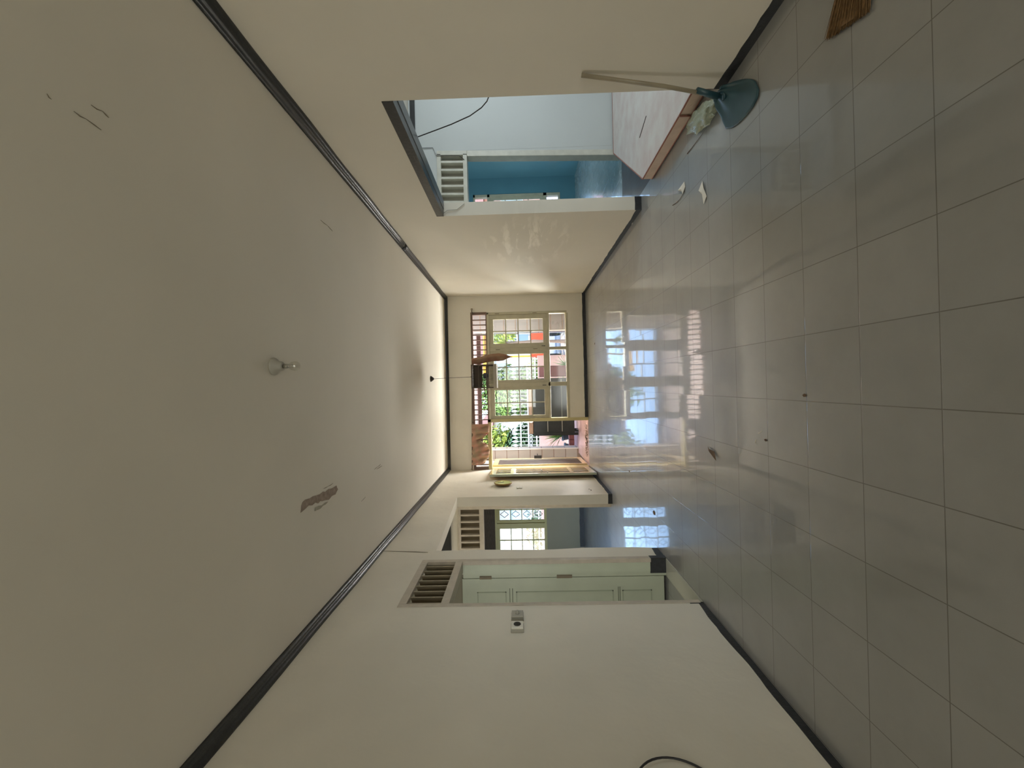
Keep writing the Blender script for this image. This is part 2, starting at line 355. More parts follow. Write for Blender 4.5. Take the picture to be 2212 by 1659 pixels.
# cornices: black glossy moulding with three beads
def cornice(name, wallpt, ceilpt, y0, y1, n, gap=None):
    b = MB(); prof = []
    K = 13
    for k in range(K):
        t = k / (K - 1); bulge = 0.010 + 0.007 * abs(math.sin(t * 3 * PI)); prof.append((t, bulge))
    rings = []
    for i in range(n + 1):
        y = y0 + (y1 - y0) * i / n
        Wp = Vector(wallpt(y)); Cp = Vector(ceilpt(y)); d = Cp - Wp
        corner = Vector((Wp.x, Wp.y, Cp.z)) if abs(d.y) < 1e-6 else Vector((Wp.x, Wp.y, Cp.z))
        nrm = ((Wp + Cp) / 2 - corner).normalized()
        ring = [corner] + [Wp + d * t + nrm * bu * math.sin(PI * min(1, max(0, t)) * 0.94 + 0.09) for t, bu in prof]
        rings.append([b.bm.verts.new(p) for p in ring])
    for i in range(n):
        for k in range(len(rings[0])):
            k2 = (k + 1) % len(rings[0]); b.bm.faces.new((rings[i][k], rings[i][k2], rings[i + 1][k2], rings[i + 1][k]))
    b.bm.faces.new(rings[0]); b.bm.faces.new(rings[-1][::-1])
    return struct(b.build(name, M_black, smooth=True))
wz_l = lambda y: 2.699 - 0.0061 * (y - 2) + 0.003 * math.sin(y * 5)
wz_r = lambda y: 2.640 + 0.0022 * (y - 2) + 0.003 * math.sin(y * 6 + 1)
cl = lambda y: (XL + 0.062, y, zc(XL + 0.06, y) - 0.001)
cr = lambda y: (xw(y) - 0.062, y, zc(xw(y) - 0.06, y) - 0.001)
cornice('trim_1', lambda y: (XL, y, wz_l(y)), cl, -4.5, YB, 60)
cornice('trim_2', lambda y: (xw(y), y, wz_r(y)), cr, -4.5, 4.995, 50)
cornice('trim_2', lambda y: (xw(y), y, wz_r(y)), cr, 5.01, YB, 26)
def bp_(x): a = (x - XL) / 3.35; return 2.663 * (1 - a) + 2.647 * a
b = MB()
rings = []
for i in range(13):
    x = XL + 3.345 * i / 12; zt = zc(x, YB) - 0.001; zb = bp_(x)
    rings.append([b.bm.verts.new(p) for p in ((x, YB, zt), (x, YB, zb), (x, YB - 0.03, zb + 0.004), (x, YB - 0.055, zb + 0.03), (x, YB - 0.06, zt))])
for i in range(12):
    for k in range(5): b.bm.faces.new((rings[i][k], rings[i][(k + 1) % 5], rings[i + 1][(k + 1) % 5], rings[i + 1][k]))
b.bm.faces.new(rings[0]); b.bm.faces.new(rings[-1][::-1])
struct(b.build('trim_3', M_black))

# black painted skirting: thin band with an uneven brush edge
def skirt(name, p0, p1, nrm, h=0.05, t=0.004, amp=0.005, seed=0):
    rnd = random.Random(seed); p0 = Vector(p0); p1 = Vector(p1); nrm = Vector(nrm); L = (p1 - p0).length; n = max(2, int(L / 0.06))
    b = MB(); pr = None; a = 0
    for i in range(n + 1):
        a = 0.7 * a + rnd.uniform(-amp, amp)
        p = p0.lerp(p1, i / n); z = h + a
        ring = [b.bm.verts.new(q) for q in (p, p + nrm * t, p + nrm * t + Vector((0, 0, z)), p + Vector((0, 0, z)))]
        if pr:
            for k in range(4): b.bm.faces.new((pr[k], pr[(k + 1) % 4], ring[(k + 1) % 4], ring[k]))
        else: b.bm.faces.new(ring)
        pr = ring
    b.bm.faces.new(pr[::-1])
    return struct(b.build(name, M_blackb))
skirt('baseboard_left', (XL, -4.5, 0), (XL, 3.03, 0), (1, 0, 0), 0.045, seed=1)
skirt('baseboard_left', (XL, 3.835, 0), (XL, 4.03, 0), (1, 0, 0), 0.06, seed=2)
skirt('baseboard_left', (XL, 5.99, 0), (XL, YB, 0), (1, 0, 0), 0.055, seed=3)
skirt('baseboard_left', (XL - TH, 5.99, 0), (XL + 0.004, 5.99, 0), (0, -1, 0), 0.065, seed=4)
skirt('baseboard_right', (xw(-4.5), -4.5, 0), (xw(2.55), 2.55, 0), (-1, 0, 0), 0.055, seed=5)
skirt('baseboard_right', (xw(4.26), 4.26, 0), (xw(YB), YB, 0), (-1, 0, 0), 0.05, seed=6)
skirt('baseboard_right', (xw(4.26) - 0.004, 4.26, 0), (xw(4.26) + TH, 4.26, 0), (0, -1, 0), 0.07, seed=7)
skirt('baseboard_front', (-0.655, YB, 0), (xw(YB), YB, 0), (0, -1, 0), 0.062, t=0.006, amp=0.003, seed=8)

# ceiling wear: patch where the paint and plaster have come off, and hairline cracks
def ceil_patch(name, pts, M, t=0.0025):
    b = MB(); P = [Vector((x, y, zc(x, y) - t)) for x, y in pts]
    b.bm.faces.new([b.bm.verts.new(p) for p in P]); bmesh.ops.triangulate(b.bm, faces=b.bm.faces[:])
    o = b.build(name, M, ceil, fix=False); solid(o, 0.002, 0); return o
ceil_patch('bare_plaster_patch', [(-0.793, 2.640), (-0.770, 2.648), (-0.75, 2.651), (-0.731, 2.668), (-0.725, 2.70), (-0.733, 2.76), (-0.730, 2.80), (-0.737, 2.856), (-0.742, 2.90), (-0.735, 2.945), (-0.745, 2.975), (-0.738, 3.03), (-0.747, 3.08), (-0.744, 3.158), (-0.76, 3.165), (-0.779, 3.182), (-0.79, 3.16), (-0.807, 3.14), (-0.803, 3.08), (-0.818, 3.03), (-0.806, 2.98), (-0.800, 2.93), (-0.79, 2.90), (-0.799, 2.87), (-0.781, 2.83), (-0.788, 2.79), (-0.775, 2.74), (-0.785, 2.70)], M_plaster)
ceil_patch('bare_plaster_patch', [(-0.838, 2.822), (-0.815, 2.828), (-0.818, 2.88), (-0.828, 2.924), (-0.822, 2.97), (-0.829, 3.02), (-0.838, 2.98), (-0.836, 2.94), (-0.845, 2.90)], M_plaster2)
def crack(pts, wd=0.003, parent=None):
    b = MB()
    for i in range(len(pts) - 1):
        a = Vector((*pts[i], zc(*pts[i]) - 0.001)); c2 = Vector((*pts[i + 1], zc(*pts[i + 1]) - 0.001))
        b.tube([a, a.lerp(c2, 0.5) + Vector((random.uniform(-.004, .004), 0, 0)), c2], [wd * 0.5, wd, wd * 0.5], 5)
    return b.build('crack', M_slat_dark if wd < 0.004 else M_plaster, ceil)
for pts, wd in (([(-0.716, 2.955), (-0.717, 3.02), (-0.713, 3.103)], .0025), ([(-0.790, 3.978), (-0.781, 4.073), (-0.773, 4.159)], .0025), ([(-0.801, 4.05), (-0.797, 4.2)], .003),
                ([(-1.005, 3.646), (-0.992, 3.747)], .002), ([(0.917, 1.302), (0.916, 1.34), (0.91, 1.389)], .0018), ([(0.974, 1.356), (0.978, 1.394), (0.969, 1.415)], .0018),
                ([(0.92, 1.226), (0.911, 1.238)], .0015), ([(1.225, 2.954), (1.226, 3.06), (1.215, 3.143)], .0028)):
    crack(pts, wd)
b = MB(); b.tube([(XL, 4.074, 2.69), (XL, 4.05, 2.5), (XL, 4.035, 2.36), (XL, 4.02, 2.235)], [0.003, 0.004, 0.006, 0.003], 6); b.build('crack', M_slat_dark, wleft)

# ================================================================== front windows
def casement(root, x0, x1, z0, z1, y, cols, rows, M, MG, stile=0.10, top=0.09, bot=0.075, mun=0.020, t=0.036, grille=None):
    """one opening sash: mitred stiles and rails with a bevelled inner lip, glazing bars, glass"""
    b = MB()
    gx0, gx1, gz0, gz1 = x0 + stile, x1 - stile, z0 + bot, z1 - top
    b.box(x0, gx0, y, y + t, z0, z1, bev=0.004); b.box(gx1, x1, y, y + t, z0, z1, bev=0.004)
    b.box(gx0, gx1, y, y + t, z0, gz0, bev=0.004); b.box(gx0, gx1, y, y + t, gz1, z1, bev=0.004)
    for i in range(1, cols):
        x = gx0 + (gx1 - gx0) * i / cols; b.box(x - mun / 2, x + mun / 2, y + 0.006, y + t - 0.006, gz0, gz1)
    for i in range(1, rows):
        z = gz0 + (gz1 - gz0) * i / rows; b.box(gx0, gx1, y + 0.008, y + t - 0.008, z - mun / 2, z + mun / 2)
    s = b.build('sash', M, root)
    g = MB(); g.box(gx0, gx1, y + t / 2 - 0.002, y + t / 2 + 0.002, gz0, gz1); g.build('glass', MG, s)
    return s, (gx0, gx1, gz0, gz1)
def hinge(root, x, z, y):
    b = MB(); b.tube([(x, y + 0.003, z - 0.04), (x, y + 0.003, z + 0.04)], 0.006, 8); b.build('hinge', M_slat_dark, root)

win = thing('window_1', '', '', (0.35, YB, 0.365), kind='structure')
b = MB(); FY0, FY1 = YB - 0.006, YB + 0.10
b.box(1.355, 1.40, FY0, FY1, 0.365, 1.905); b.box(-0.655, 1.355, FY0, FY1, 0.345, 0.392)      # right jamb, sill
b.box(-0.655, 1.355, FY0, FY1, 0.705, 0.748); b.box(-0.655, 1.40, FY0, FY1, 1.862, 1.905)      # middle rail, head
b.box(0.648, 0.708, FY0, FY1, 0.748, 1.862); b.box(-0.042, 0.034, FY0, FY1, 0.392, 1.862)       # mullions
b.box(0.654, 0.712, FY0 + .012, FY1 - .03, 0.392, 0.705)
fr = b.build('window_frame', M_yellow, win); bevel(fr, 0.005)
for x0, x1 in ((0.705, 1.355), (0.030, 0.650), (-0.655, -0.040)):
    casement(win, x0, x1, 0.748, 1.865, YB + 0.02, 2, 4, M_yellow, M_glass, stile=0.092 if x0 > 0.5 else 0.062, top=0.085)
for x0, x1, MG in ((0.712, 1.355, M_glass), (0.034, 0.654, M_glass), (-0.655, -0.042, M_dirtyglass)):
    b = MB(); b.box(x0, x1, YB + 0.04, YB + 0.044, 0.392, 0.705); b.build('glass', MG, win)
for x, z in ((1.372, 0.98), (1.372, 1.7), (0.678, 0.98), (0.678, 1.7)): hinge(win, x, z, YB - 0.012)
for x in (0.725, -0.028):
    b = MB(); b.box(x, x + 0.012, YB - 0.03, YB + 0.02, 0.80, 0.815); b.tube([(x + .006, YB - 0.03, 0.79), (x + .006, YB - 0.03, 0.86)], 0.006, 6); b.build('window_latch', M_darkmetal, win)
adopt(win)

# vent row over window and door: upright wooden bars
vent = thing('window_2', '', '', (-0.1, YB, 1.905), kind='structure')
b = MB(); b.box(-1.62, 1.41, FY0, FY1, 2.178, 2.215); b.box(-1.62, 1.355, FY0 + 0.01, FY1, 1.905, 1.925); b.box(1.362, 1.41, FY0, FY1, 1.905, 2.178); b.box(-1.62, -1.575, FY0, FY1, 1.905, 2.178)
b.build('window_frame', M_bar, vent)
b = MB(); x = 1.362 - 0.0965
while x > -1.56:
    b.box(x - 0.008, x + 0.008, YB + 0.02, YB + 0.085, 1.925, 2.178); x -= 0.0965
b.build('vent_bars', M_bar, vent)
b = MB(); b.box(1.0, 1.0, 0, 0, 0, 0); b.bm.free()
adopt(vent)

# ================================================================== front door
door = thing('door_1', '', '', (-1.1, YB, 0), kind='structure')
b = MB()
b.box(-0.715, -0.655, YB - 0.012, YO, 0, 1.93); b.box(-1.62, -0.655, YB - 0.012, YO, 1.865, 1.93); b.box(-1.62, -1.598, YB - 0.012, YO, 0, 1.865)
fr = b.build('door_frame', mat('straw_yellow_door_frame', (0.60, 0.53, 0.28), 0.4, var=0.1, vscale=8), door); bevel(fr, 0.004)
# inner leaf, swung into the room
H0 = Vector((-1.596, YB - 0.02, 0)); H1 = Vector((-1.528, 7.045, 0)); dd = (H1 - H0).normalized(); nn = Vector((-dd.y, dd.x, 0))
if nn.x < 0: nn = -nn
LW = (H1 - H0).length
def lf(a, z, o): return tuple(H0 + dd * a + nn * o + Vector((0, 0, z)))
def lbox(b, a0, a1, z0, z1, o0, o1, bev=0):
    P = [lf(a0, z0, o0), lf(a1, z0, o0), lf(a1, z0, o1), lf(a0, z0, o1), lf(a0, z1, o0), lf(a1, z1, o0), lf(a1, z1, o1), lf(a0, z1, o1)]
    b.hexa(P)
b = MB(); zt = 1.852; zb = 0.025
lbox(b, 0, LW, zb, zt, -0.038, -0.008)
lbox(b, 0, 0.09, zb, zt, -0.008, 0.0); lbox(b, LW - 0.12, LW, zb, zt, -0.008, 0.0)
for z0, z1 in ((zb, 0.12), (0.40, 0.455), (1.405, 1.49), (1.755, zt)): lbox(b, 0.09, LW - 0.12, z0, z1, -0.008, 0.0)
for k in range(1, 5):
    a = 0.09 + (LW - 0.21) * k / 4
    for z0, z1 in ((0.12, 0.40), (0.455, 1.405), (1.49, 1.755)):
        if k < 4: lbox(b, a - 0.05, a + 0.05, z0, z1, -0.008, -0.001)
leaf = b.build('door_leaf', M_leaf_cream, door)
b = MB()
for k in range(3):
    g0 = 0.09 + (LW - 0.21) * (0.20 + 0.28 * k)
    for z0, z1 in ((0.13, 0.39), (0.465, 1.395), (1.50, 1.745)):
        lbox(b, g0, g0 + 0.045, z0, z1, -0.006, 0.0012)
b.build('grooves', M_groove, leaf)
b = MB(); lbox(b, LW, LW + 0.002, zb, zt, -0.038, 0.0); b.build('edge_band', M_green, leaf)
b = MB(); lbox(b, LW - 0.075, LW - 0.035, 0.80, 1.02, 0.0, 0.004)
b.tube([lf(LW - 0.055, 0.955, 0), lf(LW - 0.055, 0.955, 0.05), lf(LW - 0.175, 0.955, 0.05)], 0.008, 8)
b.tube([lf(LW - 0.055, 0.855, 0), lf(LW - 0.055, 0.855, 0.018)], 0.012, 10)
b.build('door_handle', M_chrome, leaf)
# outer mesh screen leaf, swung out against the porch side
def ob(b, y0, y1, z0, z1, x0, x1):
    k = -0.05
    P = [(x0 + k * (y0 - 8), y0, z0), (x1 + k * (y0 - 8), y0, z0), (x1 + k * (y1 - 8), y1, z0), (x0 + k * (y1 - 8), y1, z0)]
    b.hexa(P + [(p[0], p[1], z1) for p in P])
b = MB()
for q in ((8.09, 8.17, 0.01, 1.87), (9.0, 9.09, 0.01, 1.87)): ob(b, *q, -1.60, -1.57)
ob(b, 8.17, 9.0, 0.01, 0.10, -1.60, -1.57); ob(b, 8.17, 9.0, 1.77, 1.87, -1.60, -1.57)
scr = b.build('screen_door_leaf', M_leaf_cream, door)
b = MB(); ob(b, 8.15, 9.02, 0.09, 1.78, -1.592, -1.578); b.build('mesh_screen', M_mesh_brown, scr)
b = MB(); b.box(-1.62, -1.56, 8.99, 9.05, 0.86, 1.02); b.tube([(-1.57, 9.02, 0.95), (-1.52, 9.02, 0.95), (-1.52, 8.94, 0.95)], 0.008, 6); b.build('door_handle', M_darkmetal, scr)
adopt(door)

# ================================================================== left green doorway (door_2)
d2 = thing('door_2', '', '', (XL, 3.4, 0), kind='structure')
b = MB(); fx0, fx1 = XL - 0.03, XL + 0.006
b.box(fx0, fx1, 3.785, 3.838, 0.14, 2.242); b.box(fx0, fx1, 3.022, 3.062, 0.02, 2.242)
b.box(fx0, fx1, 3.062, 3.785, 2.184, 2.242); b.box(XL - 0.10, fx1, 3.062, 3.785, 1.862, 1.925)
fr = b.build('door_frame', M_frame_beige, d2); bevel(fr, 0.003)
b = MB()
for k in range(8):
    y = 3.075 + 0.09 * k + 0.02
    b.hexa([(XL - 0.09, y + 0.055, 1.925), (XL - 0.012, y, 1.925), (XL - 0.012, y + 0.012, 1.925), (XL - 0.09, y + 0.067, 1.925),
            (XL - 0.09, y + 0.055, 2.184), (XL - 0.012, y, 2.184), (XL - 0.012, y + 0.012, 2.184), (XL - 0.09, y + 0.067, 2.184)])
b.build('louvre_slats', mat('tan_louvre_slats', (0.42, 0.36, 0.26), 0.6, var=0.2, vscale=10), d2)
b = MB(); b.box(XL - 0.137, XL - 0.10, 3.06, 3.79, 1.90, 2.2); b.build('vent_gap_tone', M_slat_dark, d2)  # brown sheet stands for the dim room between the slats
# far jamb lining, pale green, black at the foot
b = MB(); b.box(XL - 0.118, XL - 0.03, 3.792, 3.838, 0.0, 1.862); b.box(XL - TH - 0.02, XL - 0.118, 3.80, 3.838, 0, 1.862); b.build('jamb_lining', M_green, d2)
b = MB(); b.box(XL - 0.13, XL + 0.008, 3.788, 3.842, 0.0, 0.145); b.build('jamb_foot', M_blackb, d2)
b = MB(); b.box(XL - TH, XL + 0.004, 3.018, 3.032, 0.0, 0.10); b.build('jamb_foot', M_blackb, d2)
# leaf hung on the far jamb and swung right back into the bedroom, face to the camera
b = MB(); lx0, lx1, ly = -2.52, -1.782, 3.80
b.box(lx0, lx1, ly, ly + 0.035, 0.02, 1.872, bev=0.003)
leaf = b.build('door_leaf', M_green, d2)
b = MB()
for z0, z1 in ((0.135, 0.403), (0.485, 1.377), (1.467, 1.735)):
    x0, x1 = -2.40, -1.905
    for q in ((x0, x1, z0, z0 + 0.008), (x0, x1, z1 - 0.008, z1), (x0, x0 + 0.008, z0, z1), (x1 - 0.008, x1, z0, z1)):
        b.box(q[0], q[1], ly - 0.004, ly + 0.002, q[2], q[3])
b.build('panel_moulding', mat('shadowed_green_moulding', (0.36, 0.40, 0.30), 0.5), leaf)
b = MB()
for z in (0.44, 0.425, 1.41, 1.435): b.box(-2.42, -1.875, ly - 0.003, ly + 0.001, z - 0.003, z + 0.003)
b.build('rail_groove', M_greenline, leaf)
for z0, z1 in ((1.60, 1.71), (0.86, 1.0)):
    b = MB(); b.tube([(-1.772, ly - 0.006, z0), (-1.772, ly - 0.006, z1)], 0.009, 8); b.box(-1.787, -1.757, ly - 0.004, ly + 0.0, z0, z1); b.build('hinge', M_slat_dark, d2)
b = MB(); b.box(XL - TH - 0.02, XL + 0.002, 3.033, 3.79, 0.0005, 0.004); b.build('threshold', mat('pale_doorway_strip', (0.52, 0.52, 0.44), 0.25), d2)  # thin slab, paler than the floor around it
adopt(d2)
# bedroom behind it
wl('wall_left_bedroom', [(-4.8, -4.7, -0.2, 4.0, 0, 2.7), (-4.7, XL - TH, 3.95, 4.05, 0, 2.7), (-4.7, XL - TH, -0.2, -0.1, 0, 2.7)], M_grey_room)

# ================================================================== left passage and front bedroom (door_3)
wl('wall_left_passage', [(XL - TH - 0.03, XL - TH, 6.10, 6.2, 0, 2.70), (-3.6, -2.62, 6.10, 6.2, 0, 2.70), (-2.62, XL - TH - 0.03, 6.10, 6.2, 2.262, 2.70), (-3.7, -3.6, 4.05, 6.2, 0, 2.7)], M_wall)
b = MB(); b.box(-3.6, XL - TH, 6.045, 6.102, 2.365, 2.62); struct(b.build('trim_6', M_black))
b = MB(); b.box(-5.0, XL - TH, -0.2, 8.85, 2.66, 2.72); struct(b.build('ceiling', M_ceil))
d3 = thing('door_3', '', '', (-2.2, 6.1, 0), kind='structure')
b = MB(); y0, y1 = 6.085, 6.20
b.box(-1.832, -1.772, y0, y1, 0, 2.262); b.box(-2.63, -2.57, y0, y1, 0, 2.262); b.box(-2.57, -1.832, y0, y1, 2.222, 2.262); b.box(-2.57, -1.832, y0, y1, 1.882, 1.945)
fr = b.build('door_frame', M_frame_beige, d3); bevel(fr, 0.003)
b = MB()
for k in range(8):
    x = -1.918 - 0.1 * k; b.box(x - 0.012, x + 0.012, 6.092, 6.17, 1.945, 2.222)
b.build('vent_slats', M_frame_beige, d3)
b = MB(); b.box(-2.57, -1.832, 6.175, 6.18, 1.945, 2.222); b.build('vent_gap_tone', M_slat_dark, d3)  # dark sheet added for the shade of the bedroom behind
adopt(d3)
skirt('baseboard_passage', (-3.5, 8.85, 0), (XL - TH, 8.85, 0), (0, -1, 0), 0.09, t=0.01, seed=11)
wl('wall_left_front', [(-4.9, -4.0, 8.85, 9.0, 0, 2.7), (-4.0, -2.60, 8.85, 9.0, 0, 0.80), (-2.60, XL, 8.85, 9.0, 0, 2.7), (-4.0, -2.6, 8.85, 9.0, 2.2, 2.7), (-4.9, -4.8, 6.2, 8.9, 0, 2.7)], M_grey_room)
M_olive = mat('olive_yellow_window_paint', (0.40, 0.36, 0.13), 0.4)
w3 = thing('window_3', '', '', (-3.3, 8.85, 0.8), kind='structure')
b = MB(); b.box(-4.0, -2.6, 8.842, 8.93, 0.79, 0.835); b.box(-4.0, -2.6, 8.842, 8.93, 1.86, 1.90); b.box(-2.66, -2.6, 8.842, 8.93, 0.835, 1.86); b.box(-3.055, -2.975, 8.842, 8.93, 0.835, 1.86); b.box(-4.0, -3.94, 8.842, 8.93, 0.835, 1.86)
b.build('window_frame', M_olive, w3)
casement(w3, -2.975, -2.40, 0.80, 1.865, 8.86, 2, 4, M_olive, M_glass, stile=0.065, top=0.065, bot=0.045)
casement(w3, -3.66, -3.03, 0.80, 1.865, 8.86, 2, 4, M_olive, M_glass, stile=0.062, top=0.065, bot=0.045)
b = MB()
for cx in (-2.79, -3.20, -3.46):
    for r in range(4):
        z = 1.70 - 0.245 * r
        P = [(cx - .02, z - .10), (cx + .085, z), (cx - .02, z + .10), (cx - .12, z)] if 0 else [(cx - 0.02, z - 0.09), (cx + 0.05, z), (cx - 0.02, z + 0.09), (cx - 0.09, z)]
        for i in range(4):
            a, q = P[i], P[(i + 1) % 4]; b.tube([(a[0], 8.95, a[1]), (q[0], 8.95, q[1])], 0.0065, 5)
        b.tube([(cx + 0.05, 8.95, z), (cx + 0.125, 8.95, z)], 0.0065, 5)
b.build('iron_trellis', M_darkmetal, w3)
adopt(w3)
b = MB(); b.box(-4.0, -2.60, 8.90, 8.92, 1.90, 2.2)
tag(b.build('vent_board', mat('dark_brown_board', (0.10, 0.075, 0.06), 0.7, var=0.5, vscale=10, stretch=(1, 1, 6))), 'dark brown grained board closing the vent over the front bedroom window', 'board')

# ================================================================== right middle room and blue room
YR = 5.0
wl('wall_right_back', [(1.86, 1.945, YR, YR + 0.12, 0, 2.7), (2.86, 5.1, YR, YR + 0.12, 0, 2.7), (1.945, 2.86, YR, YR + 0.12, 2.236, 2.7)], M_white_room)
wl('wall_right_side', [(5.0, 5.1, 0.0, YR, 0, 0.9), (5.0, 5.1, 0, 2.1, 0.9, 2.7), (5.0, 5.1, 3.7, YR, 0.9, 2.7), (5.0, 5.1, 2.1, 3.7, 2.5, 2.7), (1.95, 5.0, -0.1, 0.0, 0, 2.7)], M_white_room)
b = MB(); b.box(1.90, 5.0, 0.0, YR, 2.57, 2.62); struct(b.build('ceiling', M_ceil))
b = MB(); b.box(5.03, 5.06, 2.1, 3.7, 0.9, 2.5); struct(b.build('window_6', M_opaque_pane))
b = MB(); b.box(1.93, 5.0, YR - 0.012, YR, 2.49, 2.55); struct(b.build('trim_7', M_black))
b = MB(); b.box(1.86, 4.7, YR + 0.12, 8.9, 2.62, 2.67); struct(b.build('ceiling', M_white_room))
wl('wall_blue_room', [(4.47, 4.57, YR + 0.12, 8.9, 0, 2.65), (xw(6) + TH + 0.02, xw(6) + TH + 0.06, YR + 0.12, 8.9, 0, 2.65),
                      (4.115, 4.57, 8.9, 9.05, 0, 2.65), (2.3, 4.115, 8.9, 9.05, 0, 0.33), (1.9, 2.3, 8.9, 9.05, 0, 2.65), (2.3, 4.115, 8.9, 9.05, 2.20, 2.65)], M_blue_room)
b = MB(); b.hexa([(2.80, YR + .001, 0), (2.87, YR + .001, 0), (2.87, YR + .119, 0), (2.80, YR + .119, 0), (2.858, YR + .001, 2.24), (2.87, YR + .001, 2.24), (2.87, YR + .119, 2.24), (2.858, YR + .119, 2.24)]); struct(b.build('wall_right_back', M_white_room))
d4 = thing('door_4', '', '', (2.35, YR, 0), kind='structure')
b = MB(); y0, y1 = YR - 0.012, YR + 0.12
sh = lambda x, y, z: (x + 0.027 * z, y, z)          # the frame leans a little
b.box(2.735, 2.803, y0, y1, 0, 1.866, fn=sh); b.box(2.750, 2.803, y0, y1, 1.866, 2.236, fn=sh); b.box(1.90, 1.95, y0, y1, 0, 2.236, fn=sh); b.box(1.95, 2.765, y0, y1, 2.186, 2.236, fn=sh); b.box(1.95, 2.765, y0, y1, 1.868, 1.918, fn=sh)
fr = b.build('door_frame', M_frame_grey, d4); bevel(fr, 0.003)
b = MB()
for k in range(7):
    x = 2.670 - 0.0975 * k
    b.box(x - 0.013, x + 0.013, YR - 0.008, YR + 0.07, 1.918, 2.186, fn=sh)
b.build('vent_slats', M_frame_grey, d4)
b = MB(); b.box(1.98, 2.80, YR + 0.075, YR + 0.08, 1.90, 2.20); b.build('vent_gap_tone', M_plastic_grey, d4)
adopt(d4)
w4 = thing('window_4', '', '', (3.3, 8.9, 0.33), kind='structure')
b = MB(); b.box(2.3, 4.115, 8.89, 8.98, 0.33, 0.372); b.box(2.3, 4.115, 8.89, 8.98, 0.62, 0.69); b.box(2.3, 4.115, 8.89, 8.98, 1.85, 1.90); b.box(4.06, 4.115, 8.89, 8.98, 0.372, 2.2); b.box(2.3, 4.115, 8.89, 8.98, 2.165, 2.2)
b.build('window_frame', M_yellow, w4)
casement(w4, 3.42, 4.06, 0.69, 1.85, 8.90, 2, 4, M_yellow, M_glass, stile=0.062); casement(w4, 2.74, 3.38, 0.69, 1.85, 8.90, 2, 4, M_yellow, M_glass, stile=0.062)
b = MB()
for k in range(1, 18): b.box(4.06 - 0.0965 * k - .008, 4.06 - 0.0965 * k + .008, 8.91, 8.96, 1.90, 2.165)
b.build('vent_bars', M_bar, w4)
adopt(w4)
# ================================================================== THINGS in the main room
# ceiling bulb
lamp = thing('ceiling_bulb', 'bare clear light bulb in a flared white holder on the ceiling', 'light bulb', (0.14, 2.366, zc(0.14, 2.366)))
zl = zc(0.14, 2.366)
b = MB(); b.lathe([(0.050, 0), (0.052, -0.006), (0.048, -0.014), (0.030, -0.030), (0.026, -0.055), (0.022, -0.058)], (0.14, 2.366, zl)); b.build('lamp_holder', M_plastic_grey, lamp, True)
b = MB(); b.lathe([(0.013, -0.056), (0.0135, -0.082), (0.012, -0.085)], (0.14, 2.366, zl), seg=16); b.build('screw_cap', M_chrome, lamp, True)
b = MB(); b.lathe([(0.012, -0.083), (0.016, -0.094), (0.024, -0.108), (0.028, -0.124), (0.026, -0.138), (0.018, -0.149), (0.006, -0.154)], (0.14, 2.366, zl), seg=24); b.build('glass_bulb', M_bulb, lamp, True)
b = MB(); b.tube([(0.134, 2.366, zl - 0.085), (0.130, 2.366, zl - 0.115), (0.150, 2.366, zl - 0.115), (0.146, 2.366, zl - 0.085)], 0.0008, 5); b.build('filament', M_darkmetal, lamp)
adopt(lamp)
# bird cage on a cord
cy = 6.54
cage = thing('bird_cage', 'small wooden bird cage hanging on a cord from a dark ceiling hook', 'bird cage', (0.15, cy, 1.66))
zk = zc(0.12, cy)
b = MB(); b.lathe([(0.048, 0), (0.045, -0.012), (0.02, -0.045), (0.006, -0.055)], (0.125, cy, zk), seg=12); b.build('ceiling_hook', M_dark, cage, True)
b = MB(); b.tube([(0.125, cy, zk - 0.05), (0.14, cy, 2.07)], 0.0035, 6); b.build('cord', M_wire, cage)
cx0, cx1, cy0, cy1, cz0, cz1 = -0.035, 0.315, cy - 0.16, cy + 0.16, 1.665, 2.045
b = MB()
for x in (cx0, cx1):
    for y in (cy0, cy1): b.box(x - 0.009, x + 0.009, y - 0.009, y + 0.009, cz0, cz1)
for z in (cz0 + 0.012, 1.80, 1.93, cz1 - 0.01):
    b.box(cx0, cx1, cy0 - 0.006, cy0 + 0.006, z - 0.006, z + 0.006); b.box(cx0, cx1, cy1 - 0.006, cy1 + 0.006, z - 0.006, z + 0.006)
    b.box(cx0 - 0.006, cx0 + 0.006, cy0, cy1, z - 0.006, z + 0.006); b.box(cx1 - 0.006, cx1 + 0.006, cy0, cy1, z - 0.006, z + 0.006)
b.build('cage_frame', M_cagewood, cage)
b = MB(); b.box(cx0 - 0.012, cx1 + 0.012, cy0 - 0.012, cy1 + 0.012, cz0 - 0.015, cz0 + 0.035); b.build('base_tray', mat('pale_tray', (0.5, 0.45, 0.36), 0.6), cage)
b = MB()
for k in range(1, 17):
    x = cx0 + (cx1 - cx0) * k / 17
    for y in (cy0, cy1): b.tube([(x, y, cz0), (x, y, cz1)], 0.0022, 4)
    y = cy0 + (cy1 - cy0) * k / 17
    for x in (cx0, cx1): b.tube([(x, y, cz0), (x, y, cz1)], 0.0022, 4)
b.build('cage_bars', M_darkmetal, cage)
b = MB(); b.box(cx0 - .012, cx1 + .012, cy0 - .012, cy1 + .012, cz1 - 0.012, cz1)
b.lathe([(0.02, 0), (0.012, 0.02), (0.004, 0.03)], (0.14, cy, cz1), seg=10)
b.box(cx0 - .004, cx1 + .004, cy1 - 0.004, cy1 + 0.004, 1.90, cz1); b.build('cage_roof', M_cagewood, cage)
b = MB(); b.lathe([(0.03, 0), (0.045, 0.02), (0.045, 0.07), (0.03, 0.085)], (0.15, cy - 0.09, 1.78), seg=14); b.build('feeder_cup', mat('slate_cup', (0.09, 0.10, 0.13), 0.4), cage, True)
b = MB(); b.tube([(cx0, cy, 1.82), (cx1, cy, 1.82)], 0.008, 8); b.build('perch', M_bark, cage)
adopt(cage)
